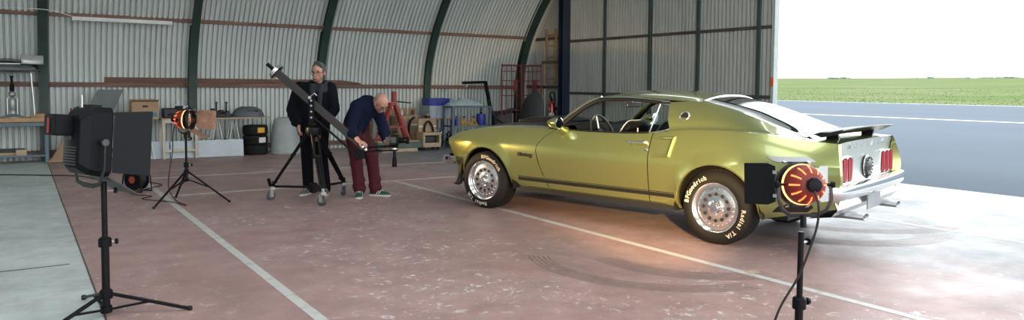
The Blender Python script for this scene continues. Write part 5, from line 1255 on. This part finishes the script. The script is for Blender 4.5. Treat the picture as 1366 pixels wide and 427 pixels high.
# shelf unit
su = thing('shelf_unit', 'dark steel shelf unit with a tarp bundle on top', 'shelf', (8.45, 14.65, 0))
for x in (-.48, .48):
    for y in (-.2, .2): bx('post', (x, y, .45), (.045, .045, .9), 'bench_blue', su)
for z in (.9, .47, .12): bx('shelf_board', (0, 0, z), (1.0, .44, .03), 'bench_blue', su, .003)
tp = MB(); rt_ = random.Random(9)
rows = []
for i in range(17):
    row = []
    for j in range(9):
        u, v = i / 16 * 2 - 1, j / 8 * 2 - 1; e = max(0, 1 - abs(u) ** 3) * max(0, 1 - v * v) ** .5
        row.append(Vector((u * .44, v * .2, e * (.15 + .05 * sin(i * 1.9) + .045 * cos(j * 2.3 + i * .8) + rt_.uniform(-.055, .055)) + .004 + rt_.uniform(0, .012))))
    rows.append(row)
to = tp.grid(rows).build('tarp_bundle', 'tarp', None, smooth=80, subs=2); to.location = (8.33, 14.63, .916); tag(to, 'crumpled pale blue tarp bundled on the shelf unit', 'tarp')
def jack_stand(lab, x, y, z, rz):
    t = thing('jack_stand', lab, 'jack stand', (x, y, z), rz, 'yellow jack stands')
    for sx in (-1, 1):
        for sy in (-1, 1): MB().bar((sx * .02, sy * .02, .13), (sx * .085, sy * .075, .002), .022, .014).build('leg', 'yellow_paint', t)
    MB().lathe([(.03, .11), (.035, .12), (.03, .16)], 10).build('neck', 'yellow_paint', t); MB().tube([(0, 0, .14), (0, 0, .19)], .013, 8).build('ratchet_post', 'black_metal', t); bx('saddle', (0, 0, .195), (.07, .04, .015), 'black_metal', t)
    for s in (-1, 1): bx('foot_plate', (0, s * .07, .006), (.17, .02, .01), 'yellow_paint', t); bx('foot_plate', (s * .08, 0, .03), (.015, .13, .012), 'yellow_paint', t)
jack_stand('left yellow jack stand on the shelf unit', 8.33, 14.58, .485, .2); jack_stand('right yellow jack stand beside the blue drum', 8.56, 14.57, .485, -.3)
bd_ = thing('blue_drum', 'small blue plastic drum on the shelf unit', 'drum', (8.79, 14.62, .485)); MB().lathe([(.1, 0), (.108, .02), (.108, .22), (.095, .255), (.001, .26)], 20).build('body', 'blue_plastic', bd_); MB().tube([(.109 * cos(a), .109 * sin(a), .15) for a in [2 * pi * i / 20 for i in range(20)]], .006, 6, closed=True).build('hoop', 'blue_plastic', bd_); MB().lathe([(.025, .255), (.025, .285)], 10).build('cap', 'black_plastic', bd_)
for x, lb in ((8.03, 'leftmost slim blue bottle on the shelf unit'), (8.13, 'second slim blue bottle on the shelf unit')):
    t = thing('oil_bottle', lb, 'bottle', (x, 14.58, .485), 0, 'blue bottles on the shelf unit'); MB().lathe([(.035, 0), (.037, .01), (.037, .13), (.015, .17), (.015, .19)], 12).build('body', 'blue_plastic', t); MB().lathe([(.018, .188), (.018, .21)], 10).build('cap', 'black_plastic', t)
l3 = engine_part('oily gearbox parts on the shelf unit lowest board', 8.4, 14.65, .136, 44, 9, .7, .24); l3['group'] = 'scrap machinery on the floor'
# engine hoist
eh = thing('engine_hoist', 'black angled engine hoist arm right of the shelf unit', 'hoist', (9.3, 14.95, 0))
MB().bar((.13, 0, .02), (-.2, 0, 1.48), .06, .07).build('mast', 'black_metal', eh); MB().bar((-.2, 0, 1.46), (-.8, 0, 1.44), .06, .06).build('boom', 'black_metal', eh); MB().bar((-.68, 0, 1.44), (-.72, 0, 1.35), .05, .04).build('hook_block', 'steel', eh); MB().bar((-.4, -.35, .03), (.12, -.0, .03), .06, .05).build('foot', 'black_metal', eh); MB().bar((-.4, .35, .03), (.12, .0, .03), .06, .05).build('foot', 'black_metal', eh)
bw = tag(MB().tube(catmull([(8.98, 14.6, 1.05), (9.02, 14.6, .9), (9.1, 14.55, .7), (9.25, 14.5, .55), (9.45, 14.45, .42), (9.6, 14.4, .02)], 4), [(.03, .02)] * 21, 8).build('exhaust_pipe', 'oily'), 'bent dark exhaust pipe leaning against the shelf unit', 'exhaust pipe')
gbx = thing('plastic_crate', 'grey plastic crate behind the red roll cage', 'crate', (9.75, 15.25, 0)); bx('crate_body', (0, 0, .37), (.36, .3, .74), 'moulded_grey', gbx, .01); bx('crate_rim', (0, 0, .75), (.4, .34, .04), 'moulded_grey', gbx, .006)
# red roll cages
def roll_cage(lab, loc, rz, w, h, depth):
    t = thing('roll_cage', lab, 'roll cage', loc, rz, 'red steel roll cages'); r = .019
    MB().tube(catmull([(-w / 2, 0, .05), (-w / 2, 0, h - .12), (-w / 2 + .04, 0, h - .02), (-w / 2 + .12, 0, h), (w / 2 - .12, 0, h), (w / 2 - .04, 0, h - .02), (w / 2, 0, h - .12), (w / 2, 0, .05)], 3), r, 8).build('hoop', 'cage_red', t)
    for k in range(1, 4): MB().tube([(-w / 2 + w * k / 4, 0, .1), (-w / 2 + w * k / 4, 0, h - .01)], .011, 6).build('upright_bar', 'cage_red', t)
    for z in (.12, .45, .8, 1.15, 1.5, 1.72): MB().tube([(-w / 2, 0, z), (w / 2, 0, z)], .011, 6).build('rung', 'cage_red', t)
    bx('base', (0, depth / 2, .1), (w, depth, .03), 'cage_red', t)
    bx('plate', (.1, -.012, 1.38), (.12, .006, .28), 'cage_red', t)
    for x in (-w / 2 + .05, w / 2 - .05):
        for y in (.04, depth - .04): MB().tube([(x - .015, y, .045), (x + .015, y, .045)], .043, 12).build('caster', 'rubber', t)
    return t
roll_cage('taller red roll cage against the curved wall', (9.76, 14.83, 0), 0, .56, 1.86, .22)
roll_cage('red roll cage beside the ladder on the end wall', (10.28, 14.72, 0), radians(-90), .72, 1.86, .28)
dc = thing('covered_shell', 'dark rounded shell under a cover leaning before the end wall', 'car part', (10.12, 14.5, 0)); dc.rotation_euler = (0, 0, radians(-90))
MB().lathe([(.001, .16), (.15, .155), (.3, .13), (.4, .08), (.44, .02), (.45, 0), (.44, -.02), (.001, -.02)], 36, T(0, 0, .64) @ Rm('X', 82) @ Matrix.Diagonal((1, 1.38, 1, 1))).build('shell', 'cover_dark', dc, smooth=50)
bx('stand', (0, 0, .03), (.5, .24, .06), 'dark_wood', dc); MB().tube([(.35, -.1, .4), (.0, -.16, .8), (-.3, -.1, 1.0)], .006, 6).build('cover_seam', 'oily', dc)
bt = tag(MB().grid(loft([[(x, y, .74 + .04 * sin(x * 9) - (abs(y - 15.1) * .5)) for y in (14.95, 15.05, 15.15, 15.3)] for x in (9.55, 9.75, 9.95, 10.2)], 3, 3)).build('blue_cloth', pm('blue_cloth', (.02, .035, .08), .9), None, solid=.02), 'dark blue cloth draped on the crate behind the roll cage', 'cloth')
bt.location.z = .085
# ladder, extinguisher, sign on the end wall
ld = thing('ladder', 'short wooden ladder hung on the end wall', 'ladder', (XE - .085, 14.5, 1.42))
for y in (-.19, .19): bx('stile', (0, y, .66), (.04, .055, 1.32), 'wood', ld, .004)
for k in range(5): MB().tube([(0, -.19, .14 + k * .26), (0, .19, .14 + k * .26)], .016, 8).build('rung', 'wood', ld)
bx('cross_plank', (-.035, 0, .53), (.025, .66, .07), 'dark_wood', ld); bx('cross_plank', (-.03, -.02, -.05), (.03, .62, .05), 'dark_wood', ld)
ex = thing('fire_extinguisher', 'red fire extinguisher hung on the end wall beside the dark post', 'extinguisher', (XE - .16, 14.35, .55))
MB().lathe([(.07, 0), (.085, .015), (.088, .04), (.088, .36), (.075, .42), (.04, .455), (.03, .46), (.03, .48)], 22).build('cylinder', 'ext_red', ex)
bx('valve', (0, 0, .5), (.05, .05, .05), 'black_metal', ex, .004); MB().bar((-.02, -.02, .54), (-.08, -.08, .58), .02, .02).build('lever', 'black_metal', ex)
MB().tube(catmull([(0, .02, .52), (-.01, .07, .6), (-.01, .02, .68), (-.01, -.09, .66), (-.01, -.13, .52), (-.01, -.11, .35), (-.01, -.095, .2)], 5), .013, 8).build('hose', 'rubber', ex)
MB().grid([[(.0895 * cos(a), .0895 * sin(a), z) for z in (.08, .2)] for a in [radians(150 + 10 * i) for i in range(13)]]).build('white_label', 'white_paint', ex, smooth=0)
MB().tube([(-.09, .02, .22), (-.088, -.035, .28), (-.09, .0, .33)], .008, 6).build('label_mark', 'white_paint', ex)
MB().box((.1, 0, .3), (.03, .12, .06)).build('wall_bracket', 'black_metal', ex)
sg = thing('extinguisher_sign', 'small red extinguisher sign beside the dark post', 'sign', (XE - .045, 14.16, 2.35)); bx('plate', (0, 0, 0), (.006, .18, .22), 'red_sign', sg)
bx('pictogram_body', (-.005, .01, -.02), (.003, .04, .1), 'white_paint', sg); bx('pictogram_nozzle', (-.005, .0, .045), (.003, .07, .015), 'white_paint', sg); bx('pictogram_flame', (-.005, -.05, -.03), (.003, .025, .06), 'white_paint', sg)
